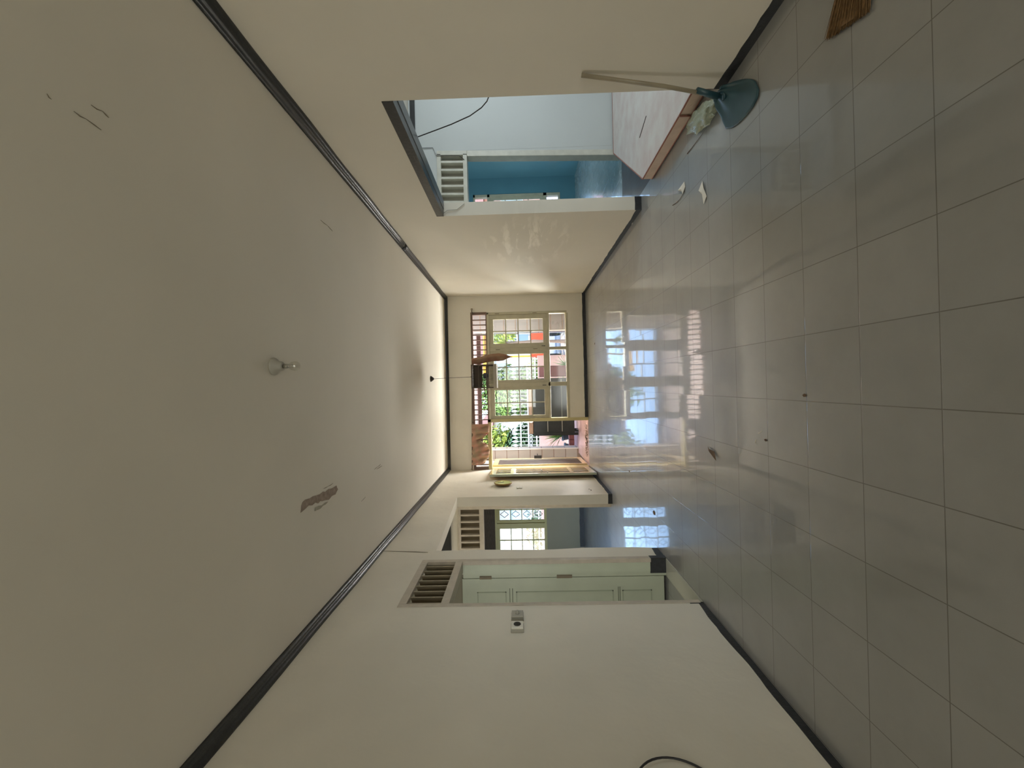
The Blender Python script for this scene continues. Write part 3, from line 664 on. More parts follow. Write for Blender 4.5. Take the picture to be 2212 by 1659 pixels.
# cloth bundle hanging on its right side
def clothf(u, v):
    prof = [(2.045, 0.30, 0.385), (1.95, 0.295, 0.40), (1.86, 0.31, 0.42), (1.78, 0.325, 0.435), (1.70, 0.335, 0.445), (1.62, 0.33, 0.45), (1.55, 0.335, 0.44), (1.49, 0.365, 0.425), (1.44, 0.385, 0.40), (1.40, 0.392, 0.398)]
    t = v * (len(prof) - 1); i = min(int(t), len(prof) - 2); s = t - i
    z = prof[i][0] * (1 - s) + prof[i + 1][0] * s; a = prof[i][1] * (1 - s) + prof[i + 1][1] * s; e = prof[i][2] * (1 - s) + prof[i + 1][2] * s
    ang = 2 * PI * u; r = (e - a) / 2
    return ((a + e) / 2 + 0.047 + r * math.cos(ang) * (1 + 0.12 * math.sin(5 * ang + z * 9)), cy - 0.02 + 0.75 * r * math.sin(ang) * (1 + 0.15 * math.sin(4 * ang)) + 0.01 * math.sin(z * 20), z)
b = MB(); b.grid(clothf, 28, 22)
tag(b.build('cage_cover', M_cloth, smooth=True), 'rust and tan cloth cover bunched to a point beside the bird cage', 'cloth')

# curtain rod and bunched curtain over the door
rod = thing('curtain_rod', 'thin bare curtain rod with knob ends over the barred vent', 'curtain rod', (0, YB - 0.05, 2.2))
def rz(x): return 2.180 + (1.461 - x) * 0.0215
b = MB(); b.tube([(1.45, YB - 0.05, rz(1.45)), (0, YB - 0.05, rz(0) - 0.003), (-1.605, YB - 0.05, rz(-1.6))], 0.009, 10); b.build('rod', M_cagewood, rod)
for x in (1.462, -1.598):
    b = MB(); b.sphere((x, YB - 0.05, rz(x)), 0.022, sub=2); b.build('finial', M_stick, rod, True)
for x in (1.40, -0.70):
    b = MB(); b.box(x - 0.006, x + 0.006, YB - 0.05, YB, rz(x) - 0.02, rz(x) - 0.008); b.build('bracket', M_darkmetal, rod)
adopt(rod)
cb = [(-0.735, 1.905), (-0.80, 1.897), (-0.886, 1.90), (-0.925, 1.92), (-0.955, 1.964), (-1.016, 2.028), (-1.045, 2.073), (-1.087, 2.003), (-1.13, 1.95), (-1.169, 1.916), (-1.24, 1.90), (-1.30, 1.905), (-1.355, 1.921), (-1.425, 1.967), (-1.486, 1.995), (-1.515, 2.049)]
def curt(u, v):
    t = u * (len(cb) - 1); i = min(int(t), len(cb) - 2); s = t - i
    xb = cb[i][0] * (1 - s) + cb[i + 1][0] * s; zb_ = cb[i][1] * (1 - s) + cb[i + 1][1] * s
    xt = -0.735 - u * 0.78; zt_ = rz(xt) + 0.006
    sag = 0.0 if v == 0 else 1
    x = xt * (1 - v) + xb * v; z = zt_ * (1 - v) + zb_ * v
    y = YB - 0.058 - 0.028 * math.sin(u * 40 + 3 * v) * (0.4 + v) - 0.03 * math.sin(PI * v) - 0.012 * math.sin(u * 17 + v * 14)
    return (x, y, z)
b = MB(); b.grid(curt, 90, 14)
o = b.build('curtain', M_curtain, smooth=True, fix=False); solid(o, 0.003)
tag(o, 'pink and brown curtain bunched up on the rod over the front door', 'curtain')

# wall clock-like dish
wc = thing('wall_clock', 'round wall clock with a yellow reflection coloured into its shiny face on the left wall', 'clock', (XL, 6.66, 1.6))
b = MB(); b.lathe([(0.08, 0.0), (0.12, 0.012), (0.145, 0.035), (0.150, 0.048), (0.138, 0.052), (0.132, 0.044)], (XL, 6.66, 1.603), 'x', 32); b.build('rim', mat('dark_brass_rim', (0.35, 0.22, 0.08), 0.3, 0.6), wc, True)
b = MB(); b.lathe([(0.133, 0.040), (0.133, 0.046), (0.05, 0.047)], (XL, 6.66, 1.603), 'x', 32); b.build('face', mat('face_yellow_reflection', (0.72, 0.62, 0.30), 0.08, coat=0.5), wc)  # yellow reflection in the clock glass put into the face colour
b = MB(); b.box(XL + .048, XL + .050, 6.655, 6.665, 1.60, 1.69); b.box(XL + .048, XL + .050, 6.66, 6.72, 1.598, 1.606); b.build('hands', M_dark, wc)
adopt(wc)
def wallbox(name, label, cat, y0, y1, z0, z1, d, M):
    t = thing(name, label, cat, (XL, (y0 + y1) / 2, (z0 + z1) / 2))
    b = MB(); b.box(XL, XL + d * 0.55, y0 - 0.003, y1 + 0.003, z0 - 0.003, z1 + 0.003, bev=0.003); b.build('back_box', M_plastic_grey, t)
    b = MB(); b.box(XL + d * 0.55, XL + d, y0, y1, z0, z1, bev=0.004); b.build('face_plate', M, t)
    return t
t = wallbox('light_switch', 'square surface-mounted light switch beside the green doorway', 'light switch', 2.825, 2.905, 1.312, 1.392, 0.034, M_plastic_grey)
b = MB(); b.lathe([(0.016, 0), (0.014, 0.006), (0.009, 0.018), (0.005, 0.02)], (XL + 0.034, 2.865, 1.352), 'x', 14); b.build('switch_knob', M_plastic_grey, t, True); adopt(t)
t = wallbox('wall_socket', 'square wall socket with a dark round recess, nearer the camera than the switch', 'socket', 2.695, 2.775, 1.312, 1.392, 0.034, M_plastic_white)
b = MB(); b.lathe([(0.024, 0.0), (0.024, 0.002), (0.02, 0.0025)], (XL + 0.034, 2.735, 1.352), 'x', 20); o = b.build('recess', M_dark, t)
b = MB()
for dy in (-0.008, 0.008): b.lathe([(0.0035, 0.002), (0.0035, 0.004), (0.001, 0.004)], (XL + 0.034, 2.735 + dy, 1.352), 'x', 8)
b.build('pin_holes', M_darkmetal, t); adopt(t)
t = wallbox('light_switch', 'small white light switch below the wall clock', 'light switch', 6.42, 6.52, 1.30, 1.38, 0.012, M_plastic_white)
b = MB(); b.box(XL + 0.011, XL + 0.016, 6.455, 6.485, 1.325, 1.355); b.build('rocker', M_plastic_white, t); adopt(t)
b = MB(); b.lathe([(0.012, 0.0), (0.012, 0.003), (0.004, 0.004)], (XL, 6.30, 0.28), 'x', 8); b.box(XL, XL + 0.004, 6.22, 6.27, 0.255, 0.268)
tag(b.build('wall_plug_hole', M_dark), 'small dark chipped hole low on the left wall below the switch', 'hole')

# cable loop at the picture's lower edge
b = MB(); pts = []
for k in range(0, 49):
    a = 2 * PI * k / 48; pts.append((XL + 0.012 + 0.006 * math.sin(2 * a), 1.592 + 0.183 * math.cos(a), 0.704 + 0.185 * math.sin(a)))
b.tube(pts, 0.0045, 8, caps=False); b.tube([(XL, 1.60, 0.892), (XL + 0.03, 1.60, 0.892)], 0.004, 6)
tag(b.build('cable_loop', M_wire, smooth=True), 'loop of dark cable hanging on the left wall at the picture edge', 'cable')

# dustpan scoop with long pole
dp = thing('dustpan', 'teal long-handled dustpan leaning on the right wall', 'dustpan', (1.60, 2.42, 0))
def scoop(u, v):
    # u across (near side -> far side), v back -> front lip
    B0 = Vector((1.735, 2.462, 0)); B1 = Vector((1.716, 2.555, 0))
    fr_ = [(1.690, 2.360), (1.645, 2.285), (1.610, 2.240), (1.575, 2.208), (1.515, 2.182), (1.478, 2.192), (1.458, 2.240), (1.455, 2.310), (1.462, 2.380), (1.480, 2.455), (1.515, 2.520), (1.570, 2.548), (1.640, 2.572)]
    t = u * (len(fr_) - 1); i = min(int(t), len(fr_) - 2); s = t - i
    F = Vector((fr_[i][0] * (1 - s) + fr_[i + 1][0] * s, fr_[i][1] * (1 - s) + fr_[i + 1][1] * s, 0))
    B = B0.lerp(B1, u); p = B.lerp(F, v)
    side = abs(2 * u - 1) ** 6
    z = 0.004 + 0.055 * (1 - v) ** 2.2 + 0.030 * side * math.sin(PI * min(1, v * 0.9)) + 0.004 * math.sin(u * 22) * (1 - v)
    return (p.x, p.y, z)
b = MB(); b.grid(scoop, 30, 16); o = b.build('scoop', M_teal, dp, True, fix=False); solid(o, 0.004, 1)
b = MB(); b.tube([(1.700, 2.500, 0.062), (1.722, 2.470, 0.20)], [0.020, 0.017], 12); b.box(1.66, 1.74, 2.455, 2.475, 0.035, 0.05); b.build('socket', M_teal, dp, True)
b = MB(); b.tube([(1.702, 2.497, 0.075), (1.738, 2.448, 0.40), (1.771, 2.380, 0.895)], 0.0115, 12); b.build('pole', M_stick, dp, True)
adopt(dp)
# clear plastic bag
b = MB(); b2 = bmesh.new(); bmesh.ops.create_icosphere(b2, subdivisions=4, radius=1)
rnd = random.Random(5)
from mathutils import noise
for v in b2.verts:
    q = v.co.copy(); nz = noise.noise(q * 3.1) * 0.35 + noise.noise(q * 8) * 0.18
    q *= 1 + nz
    v.co = Vector((1.79 + q.x * 0.08 + q.y * 0.06 - 0.02, 2.81 + q.y * 0.21, max(0.003, 0.028 + q.z * 0.03)))
b.merge(b2)
M_bag = mat('greenish_clear_plastic', (0.50, 0.54, 0.38), 0.25, trans=0.3, alpha=0.7, bump=1.0, bscale=30, spec=0.8)
tag(b.build('plastic_bag', M_bag, smooth=True), 'crumpled greenish clear plastic bag behind the teal dustpan', 'plastic bag')
# broom head entering at the top edge
br = thing('broom', 'brown bristle broom lying on the floor, cut off by the picture edge', 'broom', (1.6, 1.45, 0))
b = MB(); rnd = random.Random(3)
for k in range(420):
    u = rnd.random(); e = Vector((1.375 - 0.068 * u + rnd.uniform(-.006, .006), 1.705 - 0.20 * u + rnd.uniform(-.006, .006), 0.004 + 0.012 * rnd.random()))
    s0 = Vector((1.665 + rnd.uniform(-.01, .01), 1.50 - 0.05 * u, 0.012 + 0.02 * rnd.random()))
    mid = s0.lerp(e, 0.5) + Vector((0, rnd.uniform(-.004, .004), 0.01 * rnd.random()))
    b.tube([s0, mid, e], [0.0022, 0.0026, 0.0008], 3, caps=False)
b.grid(lambda u, v: ((1.665 * (1 - v) + (1.383 - 0.068 * u) * v), (1.50 - 0.05 * u) * (1 - v) + (1.70 - 0.195 * u) * v, 0.008 + 0.008 * math.sin(PI * u)), 12, 6)
b.build('bristles', M_straw, br)
b = MB(); b.tube([(1.655, 1.472, 0.022), (1.70, 1.468, 0.03)], [0.028, 0.018], 10); b.build('binding', M_wire, br)
b = MB(); b.tube([(1.69, 1.468, 0.028), (1.72, 1.0, 0.03), (1.73, 0.4, 0.02)], 0.011, 10); b.build('broom_handle', M_stick, br, True)
adopt(br)
# litter on the floor
def scrap(name, pts, M, label, cat, z=0.003, h=0.012, grp=None):
    b = MB(); cx = sum(p[0] for p in pts) / len(pts); cy_ = sum(p[1] for p in pts) / len(pts)
    top = b.bm.verts.new((cx, cy_, z + h)); vs = [b.bm.verts.new((x, y, z + (0.6 * h if i % 2 else 0))) for i, (x, y) in enumerate(pts)]
    for i in range(len(vs)): b.bm.faces.new((vs[i], vs[(i + 1) % len(vs)], top))
    o = b.build(name, M, fix=True); solid(o, 0.0015, 0); return tag(o, label, cat, grp)
scrap('paper_scrap', [(1.515, 3.165), (1.50, 3.275), (1.465, 3.22), (1.43, 3.19), (1.47, 3.155)], M_paper, 'folded white paper scrap on the floor, nearer the mattress', 'paper scrap')
scrap('paper_scrap', [(1.37, 2.865), (1.325, 2.91), (1.27, 2.86), (1.20, 2.838), (1.24, 2.808), (1.31, 2.835)], M_paper, 'long pale torn paper scrap on the floor, nearer the camera than the other', 'paper scrap')
def twig(pts, r, M, label, name='twig', cat='twig'):
    b = MB(); b.tube([(x, y, r + 0.001) for x, y in pts], [r * (1 - 0.6 * i / (len(pts) - 1)) for i in range(len(pts))], 5); return tag(b.build(name, M, smooth=True), label, cat)
twig([(1.44, 3.41), (1.425, 3.33), (1.42, 3.256), (1.446, 3.164)], 0.003, M_dryleaf, 'thin curved dark twig beside the folded paper scrap')
twig([(1.69, 3.10), (1.685, 2.98), (1.682, 2.834)], 0.003, M_dryleaf, 'thin dark straw on the floor by the plastic bag', 'straw', 'straw')
scrap('dry_leaf', [(-0.462, 2.885), (-0.472, 2.84), (-0.482, 2.79), (-0.535, 2.745), (-0.500, 2.805), (-0.486, 2.85)], M_dryleaf, 'curled dark dry leaf lying in the middle of the floor', 'dry leaf', h=0.02)
for i, (x, y, r, lab) in enumerate(((0.663, 7.049, 0.02, 'small dark dry leaf near the front window wall'), (1.76, 4.60, 0.018, 'tiny pale crumb by the skirting past the right opening'), (-0.327, 2.208, 0.007, 'tiny dark speck on the floor, farther to the left near the camera'),
                                   (-0.082, 1.90, 0.008, 'tiny dark speck on the floor nearest the camera'), (-1.30, 4.10, 0.022, 'small dark scrap on the floor by the passage opening'), (-1.08, 5.0, 0.012, 'small dark crumb on the floor in front of the passage'))):
    scrap('floor_crumb', [(x + r * math.cos(a), y + 1.6 * r * math.sin(a)) for a in (0.2, 1.4, 2.6, 3.9, 5.2)], M_paper if i == 1 else M_dryleaf, lab, 'crumb', z=0.002, h=0.004)
def wornline(pts, lab):
    b = MB(); b.tube([(x, y, 0.0015) for x, y in pts], 0.0018, 4); tag(b.build('paint_drip', M_paper), lab, 'paint drip')
wornline([(-0.282, 2.240), (-0.295, 2.262), (-0.300, 2.282)], 'pale curved paint drip on the tiles left of centre')
wornline([(-0.335, 2.30), (-0.352, 2.31), (-0.36, 2.292)], 'short pale paint streak beside the curved drip')
wornline([(1.292, 4.99), (1.288, 4.93), (1.285, 4.86)], 'pale paint streak on the floor by the brushed right wall')

# mattress on the side-room floor
mt = thing('mattress', 'thin faded floral mattress with red piping lying in the side room', 'mattress', (2.6, 3.4, 0))
out_ = [(1.889, 3.880), (1.906, 2.985), (1.955, 2.05), (3.60, 2.05), (3.60, 4.975), (2.745, 4.975)]
MH = 0.10
b = MB(); b.prism(out_, 0.004, MH); o = b.build('mattress_body', M_mattress, mt); bevel(o, 0.012, 3)
o.data.materials.append(M_mat_side)
for p in o.data.polygons:
    if abs(p.normal.z) < 0.5: p.material_index = 1
def ring(z):
    b = MB(); P = [Vector((x, y, z)) for x, y in out_]; cc = Vector((2.6, 3.4, z)); P = [p + (p - cc).normalized() * -0.003 for p in P]
    b.tube(P + [P[0]], 0.006, 6, caps=False); return b.build('piping', M_piping, mt, True)
ring(MH - 0.002); ring(0.012)
b = MB(); b.tube([(1.899, 2.985, 0.012), (1.899, 2.985, MH)], 0.007, 6); b.build('piping', M_piping, mt, True)
b = MB(); b.tube([(2.38, 3.72, MH + 0.001), (2.31, 3.93, MH + 0.001)], 0.004, 4); b.build('tear', M_dark, mt)
adopt(mt)
# loose cables
b = MB(); cp = [(1.90, 3.134, 2.045), (1.94, 3.17, 2.06), (1.97, 3.22, 2.10), (1.972, 3.245, 2.070), (1.97, 3.178, 1.937), (1.97, 3.092, 1.761), (1.97, 3.004, 1.611), (1.97, 2.919, 1.518), (1.97, 2.854, 1.473), (1.97, 2.796, 1.453), (1.97, 2.70, 1.44), (1.97, 2.55, 1.46)]
b.tube(cp, 0.004, 7); tag(b.build('hanging_cable', M_wire, smooth=True), 'thin black cable sagging across the side room from the lintel', 'cable')
b = MB(); b.tube([(2.905, YR - 0.008, 2.49), (2.903, YR - 0.008, 2.28), (2.80, YR - 0.016, 2.24), (2.79, YR - 0.018, 1.96), (2.74, YR - 0.018, 1.90)], 0.003, 6)
tag(b.build('wall_cable', M_wire, smooth=True), 'thin dark cable running down to the louvred vent frame', 'cable')
b = MB(); b.tube([(xw(4.2) + 0.02, 4.25, 2.045), (xw(4.2) + 0.055, 4.252, 2.0), (xw(4.2) + 0.06, 4.254, 1.9), (xw(4.2) + 0.12, 4.254, 1.82)], 0.003, 6)
tag(b.build('wall_cable', M_plastic_grey, smooth=True), 'grey cable curling on the far jamb under the black lintel', 'cable')

# ================================================================== OUTSIDE
M_tile_w = tile_mat('cream_wall_tiles', (0.55, 0.50, 0.45), (0.2, 0.17, 0.15), 0.27, 0, 0)
M_soffit = mat('pale_pink_soffit', (0.84, 0.71, 0.68), 0.7)
M_fascia = mat('dark_brown_fascia', (0.10, 0.05, 0.04), 0.6)
M_pinkwall = mat('pink_garden_wall', (0.42, 0.27, 0.24), 0.8, var=0.2, vscale=4)
M_whiteiron = mat('white_painted_iron', (0.62, 0.64, 0.66), 0.4)
M_whitehouse = mat('white_house_render', (0.55, 0.53, 0.50), 0.8, var=0.1, vscale=1)
M_pinkhouse = mat('salmon_house_render', (0.50, 0.26, 0.20), 0.8, var=0.1, vscale=1)
M_orange = mat('orange_panel', (0.62, 0.075, 0.03), 0.45)
M_yelloworange = mat('yellow_orange_awning', (0.70, 0.34, 0.03), 0.6)
M_cab = mat('charcoal_cabinet_paint', (0.02, 0.023, 0.024), 0.7, spec=0.1, var=0.25, vscale=8)
M_maroon = mat('maroon_paint', (0.08, 0.02, 0.03), 0.6, var=0.3, vscale=10)
M_ground = mat('dry_ground', (0.52, 0.44, 0.37), 0.9, var=0.3, vscale=2)
M_road = mat('grey_road', (0.28, 0.27, 0.26), 0.9, var=0.2, vscale=3)
M_leafA = mat('bright_green_foliage', (0.20, 0.32, 0.05), 0.55, var=0.6, vscale=3, vcol=(0.06, 0.13, 0.02))
M_leafB = mat('yellow_green_foliage', (0.42, 0.44, 0.06), 0.55, var=0.5, vscale=4, vcol=(0.12, 0.19, 0.02))
M_leafC = mat('dark_green_foliage', (0.05, 0.11, 0.035), 0.5, var=0.4, vscale=4)
M_roof = mat('brown_roof_tiles', (0.22, 0.10, 0.07), 0.8, var=0.3, vscale=5)
M_blueglass = mat('blue_grey_glass', (0.20, 0.30, 0.38), 0.15)

f = MB(); f.box(-1.62, 4.6, YO, 10.9, -0.16, -0.03); f.box(-1.62, -0.655, YB, YO, -0.16, -0.012); struct(f.build('porch_floor', M_floor_pink))
f = MB(); f.box(-14, 16, 8.85, 16, -0.30, -0.165); struct(f.build('ground', M_ground))
f = MB(); f.box(-40, 45, 16, 60, -0.30, -0.15); struct(f.build('road', M_road))
b = MB(); b.box(-3.2, 4.7, YO, 10.9, 2.405, 2.47); struct(b.build('porch_ceiling', M_soffit))
b = MB(); b.box(-3.2, 4.7, 10.86, 10.96, 2.31, 2.58); struct(b.build('trim_8', M_fascia))
b = MB(); b.box(-5.4, 5.4, -5.0, 9.2, 2.85, 3.0); struct(b.build('roof_slab', M_whitehouse))
def pillar(x0, x1, y0, y1, nm):
    t = thing('wall_pillar', '', '', ((x0 + x1) / 2, y0, 0), kind='structure')
    b = MB(); z = 0.0
    while z < 2.36:
        b.box(x0, x1, y0, y1, z + 0.003, min(2.402, z + 0.262), bev=0.004); z += 0.274
    b.build('tile_cladding', mat(nm, (0.42, 0.385, 0.35) if x0 < 0 else (0.24, 0.24, 0.245), 0.35, var=0.06, vscale=5), t)
    b = MB(); b.box(x0 + 0.004, x1 - 0.004, y0 + 0.004, y1 - 0.004, -0.16, 2.404); b.build('pillar_core', M_bark, t)
    b = MB(); xx = x1 if x0 < 0 else x0; b.box(xx - 0.012, xx + 0.012, y0 - 0.01, y0 + 0.02, -0.03, 2.40); b.build('corner_trim', mat('white_corner_trim', (0.8, 0.8, 0.78), 0.3), t)
    adopt(t)
pillar(-1.98, -1.51, 9.62, 10.05, 'cream_glazed_tiles'); pillar(1.24, 1.86, 9.62, 10.05, 'grey_glazed_tiles')
wl('wall_porch_side', [(xw(8) , xw(8) + 0.14, 8.9, 9.6, 0, 2.404)], M_tile_w)

# charcoal drawer cabinet on the porch
cb_ = thing('porch_cabinet', 'charcoal grey low cabinet with thin pale shelf lines on the porch', 'cabinet', (-0.52, 9.5, -0.03))
b = MB(); b.box(-1.17, 0.13, 9.50, 9.95, 0.06, 1.0, bev=0.01); b.box(-1.19, -1.13, 9.48, 9.52, -0.02, 1.0); b.build('cabinet_body', M_cab, cb_)
for z in (0.345, 0.675):
    b = MB(); b.box(-1.10, 0.10, 9.488, 9.502, z - 0.008, z + 0.008); b.build('shelf_edge', mat('pale_edge_strip', (0.16, 0.17, 0.15), 0.5), cb_)
for x in (-1.1, 0.06):
    for y in (9.53, 9.90):
        b = MB(); b.box(x - 0.02, x + 0.02, y - 0.02, y + 0.02, -0.03, 0.06); b.build('leg', M_cab, cb_)
adopt(cb_)
b = MB(); b.box(-1.15, 0.10, 9.52, 9.9, 1.002, 1.10, bev=0.01)
tag(b.build('wooden_crate', mat('weathered_brown_wood', (0.20, 0.13, 0.09), 0.8, var=0.5, vscale=6, stretch=(1, 1, 8))), 'long weathered brown wooden crate on top of the charcoal cabinet', 'crate')
b = MB(); b.sphere((-0.84, 9.50, 1.06), 0.045, (1.2, 0.5, 1.3), 3, 0.06)
tag(b.build('white_rag', M_paper, smooth=True), 'white rag hanging on the front of the wooden crate', 'rag')
# maroon post
b = MB(); b.box(0.165, 0.42, 9.58, 9.85, -0.03, 0.83, bev=0.01)
tag(b.build('maroon_post', M_maroon), 'low square maroon painted post to the right of the porch cabinet', 'post')
# dry leaves heap on the porch by the door
b = MB(); rnd = random.Random(9)
for k in range(170):
    x = rnd.gauss(-1.15, 0.16); y = 8.22 + rnd.gauss(0, 0.07); z = -0.025 + abs(rnd.gauss(0, 0.014)); s = rnd.uniform(0.012, 0.03); a = rnd.uniform(0, 6.28); tl = rnd.uniform(-.8, .8)
    dx = Vector((math.cos(a), math.sin(a), math.sin(tl) * 0.6)) * s; dy = Vector((-math.sin(a), math.cos(a), math.cos(tl) * 0.4)) * s * 0.5
    p = Vector((x, y, z + 0.012)); b.bm.faces.new([b.bm.verts.new(q) for q in (p - dx, p - dy, p + dx, p + dy)])
tag(b.build('dry_leaves', M_dryleaf, fix=False), 'heap of dry brown leaves outside the front door threshold', 'dry leaves', kind='stuff')
# brick planter edge and flower pots with a spiky plant
b = MB()
for k in range(5): b.box(-1.75 + 0.115 * k, -1.645 + 0.115 * k, 10.35, 10.55, -0.03, 0.09, bev=0.005)
tag(b.build('brick_kerb', mat('red_brick', (0.34, 0.11, 0.08), 0.8, var=0.3, vscale=9)), 'short kerb of red bricks in front of the spiky plant', 'brick kerb')
def pot(x, y, z, r, h, label):
    t = thing('flower_pot', label, 'flower pot', (x, y, z))
    b = MB(); b.lathe([(r * 0.7, 0), (r * 0.95, h * 0.85), (r * 1.08, h * 0.86), (r * 1.08, h), (r * 0.9, h), (r * 0.88, h * 0.9)], (x, y, z), seg=20); b.build('pot', mat('dark_grey_pot', (0.07, 0.085, 0.085), 0.6), t, True)
    b = MB(); b.lathe([(r * 0.88, h * 0.88), (r * 0.5, h * 0.93), (0.01, h * 0.94)], (x, y, z), seg=16); b.build('soil', M_bark, t); adopt(t)
pot(-1.37, 10.85, -0.03, 0.13, 0.25, 'dark grey flower pot under the spiky plant beside the door view')
pot(-1.78, 11.15, -0.165, 0.17, 0.30, 'darker second flower pot partly behind the cream tiled pillar')
def blade_plant(name, label, cat, x, y, z, n, L, M, wd=0.018, droop=0.5, seed=0, up=0.6, grp=None):
    rnd = random.Random(seed); b = MB()
    for k in range(n):
        a = 2 * PI * k / n + rnd.uniform(-.3, .3); e = rnd.uniform(0.15, 1.1) * up + 0.15; l = L * rnd.uniform(0.7, 1.1)
        pr = None
        for s in range(7):
            t = s / 6; r = l * t * math.cos(e); h = l * t * math.sin(e) - droop * l * t * t * 0.5
            c0 = Vector((x + r * math.cos(a), y + r * math.sin(a), z + h)); sd = Vector((-math.sin(a), math.cos(a), 0)) * wd * (1 - t * 0.92)
            cu = b.bm.verts.new(c0 + sd), b.bm.verts.new(c0 - Vector((0, 0, wd * 0.4))), b.bm.verts.new(c0 - sd)
            if pr:
                b.bm.faces.new((pr[0], pr[1], cu[1], cu[0])); b.bm.faces.new((pr[1], pr[2], cu[2], cu[1]))
            pr = cu
    return tag(b.build(name, M, fix=False), label, cat, grp)
blade_plant('spiky_plant', 'spiky long-bladed green plant growing in the dark grey pot', 'plant', -1.37, 10.85, 0.222, 46, 0.62, M_leafA, up=1.2, seed=2)
blade_plant('spiky_plant', 'yellow-green spiky plant low behind the right end of the front window', 'plant', 1.55, 11.35, -0.165, 40, 0.62, M_leafB, seed=4, up=1.3)
blade_plant('spiky_plant', 'low spiky green plant behind the middle lower window panes', 'plant', 0.55, 12.4, -0.165, 40, 0.62, M_leafA, seed=6, up=1.2)
blade_plant('spiky_plant', 'small yellow-green plant behind the maroon post', 'plant', -0.15, 11.6, -0.165, 34, 1.0, M_leafB, seed=8, up=1.2)
# palm
pl = thing('palm', 'young palm with arching yellow-green fronds outside the right casement', 'palm', (1.30, 12.8, -0.165))
b = MB(); b.tube([(1.30, 12.8, -0.165), (1.33, 12.8, 0.8), (1.30, 12.8, 1.68)], [0.07, 0.055, 0.05], 10); b.build('trunk', M_bark, pl)
o = blade_plant('fronds', '', '', 1.30, 12.8, 1.66, 40, 0.95, M_leafB, wd=0.02, droop=1.1, seed=12, up=1.25)
for k_ in ('label', 'category'): del o[k_]
o.parent = pl; adopt(pl)

# garden wall with white spear-top fence
b = MB(); b.box(-6.0, 0.9, 13.0, 13.15, -0.2, 0.72, bev=0.01); tag(b.build('garden_wall', M_pinkwall), 'low pink garden wall carrying the white spear fence', 'garden wall')
fe = thing('spear_fence', 'white iron fence with spear tips standing on the low pink wall', 'fence', (-2.5, 13.07, 0.72))
b = MB()
for z in (0.80, 1.30, 1.06): b.box(-6.0, 0.85, 13.055, 13.085, z - 0.018, z + 0.018)
b.build('rails', M_whiteiron, fe)
b = MB(); x = -4.2; sp = []
while x < 0.8: b.box(x - 0.007, x + 0.007, 13.06, 13.08, 0.72, 1.42); sp.append(x); x += 0.12
b.build('bars', M_whiteiron, fe)
b = MB()
for x in sp:
    b.prism([(x - 0.012, 1.40), (x, 1.36), (x + 0.012, 1.40), (x + 0.045, 1.47), (x, 1.60), (x - 0.045, 1.47)], 13.05, 13.09, 'y')
b.build('spear_tips', M_whiteiron, fe)
b = MB()
for x in sp[::1]:
    pts = [(x + 0.06 + 0.035 * math.cos(a), 13.07, 0.98 + 0.05 * math.sin(a)) for a in [k * PI / 4 for k in range(9)]]
    b.tube(pts, 0.008, 4, caps=False)
b.build('scroll_ornament', M_whiteiron, fe)
adopt(fe)

def bush(name, label, cat, c, r, n, M, leaf=0.10, seed=0, trunk=None, grp=None):
    rnd = random.Random(seed); t = thing(name, label, cat, (c[0], c[1], -0.165), grp)
    b = MB()
    for k in range(n):
        d = Vector((rnd.gauss(0, 1), rnd.gauss(0, 1), rnd.gauss(0, 1))).normalized() * (rnd.random() ** 0.33)
        d *= 1 + 0.25 * noise.noise(d * 2.3 + Vector((seed, 0, 0)))
        p = Vector((c[0] + d.x * r[0], c[1] + d.y * r[1], c[2] + d.z * r[2])); s = leaf * rnd.uniform(0.6, 1.2)
        nrm = (d + Vector((rnd.uniform(-.7, .7), rnd.uniform(-.7, .7), rnd.uniform(-.2, .9)))).normalized()
        a = nrm.orthogonal().normalized(); a = (Matrix.Rotation(rnd.uniform(0, 6.28), 3, nrm) @ a) * s; q = nrm.cross(a).normalized() * s * 0.45
        b.bm.faces.new([b.bm.verts.new(v) for v in (p - a, p - q * 0.9 + nrm * s * .1, p + a, p + q * 0.9 + nrm * s * .1)])
    b.build('foliage', M, t, fix=False)
    b = MB(); rt = trunk or 0.05
    b.tube([(c[0], c[1], -0.165), (c[0] + 0.05, c[1], c[2] * 0.5), (c[0], c[1], c[2])], [rt, rt * 0.8, rt * 0.5], 8)
    for k in range(4):
        a = k * 1.6 + seed; b.tube([(c[0], c[1], c[2] * 0.55), (c[0] + 0.5 * r[0] * math.cos(a), c[1] + 0.5 * r[1] * math.sin(a), c[2] + 0.2 * r[2])], [rt * 0.5, rt * 0.2], 6)
    b.build('trunk', M_bark, t); adopt(t)
bush('garden_tree', 'yellow-green leafy tree behind the spear fence, filling the top of the doorway', 'tree', (-2.7, 15.1, 2.1), (1.15, 0.6, 1.15), 4000, M_leafB, 0.10, 1, 0.07)
bush('garden_tree', 'mid green leafy tree behind the spear fence beside the doorway post', 'tree', (-0.30, 15.1, 1.85), (1.0, 0.6, 1.2), 3400, M_leafA, 0.10, 2, 0.06)
bush('garden_shrub', 'darker green shrub low behind the spear fence', 'shrub', (-2.2, 13.75, 1.0), (0.92, 0.40, 0.85), 3600, M_leafC, 0.10, 3)
bush('garden_shrub', 'green shrub behind the fence seen through the left casement', 'shrub', (-0.15, 13.75, 1.0), (0.72, 0.40, 0.85), 3000, M_leafA, 0.10, 4)
bush('garden_tree', 'loose yellow-green tree across the street behind the food cart', 'tree', (3.3, 20.5, 1.9), (1.6, 1.0, 1.2), 2000, M_leafB, 0.13, 5, 0.08)
bush('garden_shrub', 'round yellow-green shrub in front of the white house', 'shrub', (0.6, 19.0, 0.5), (0.7, 0.5, 0.6), 900, M_leafB, 0.10, 6)
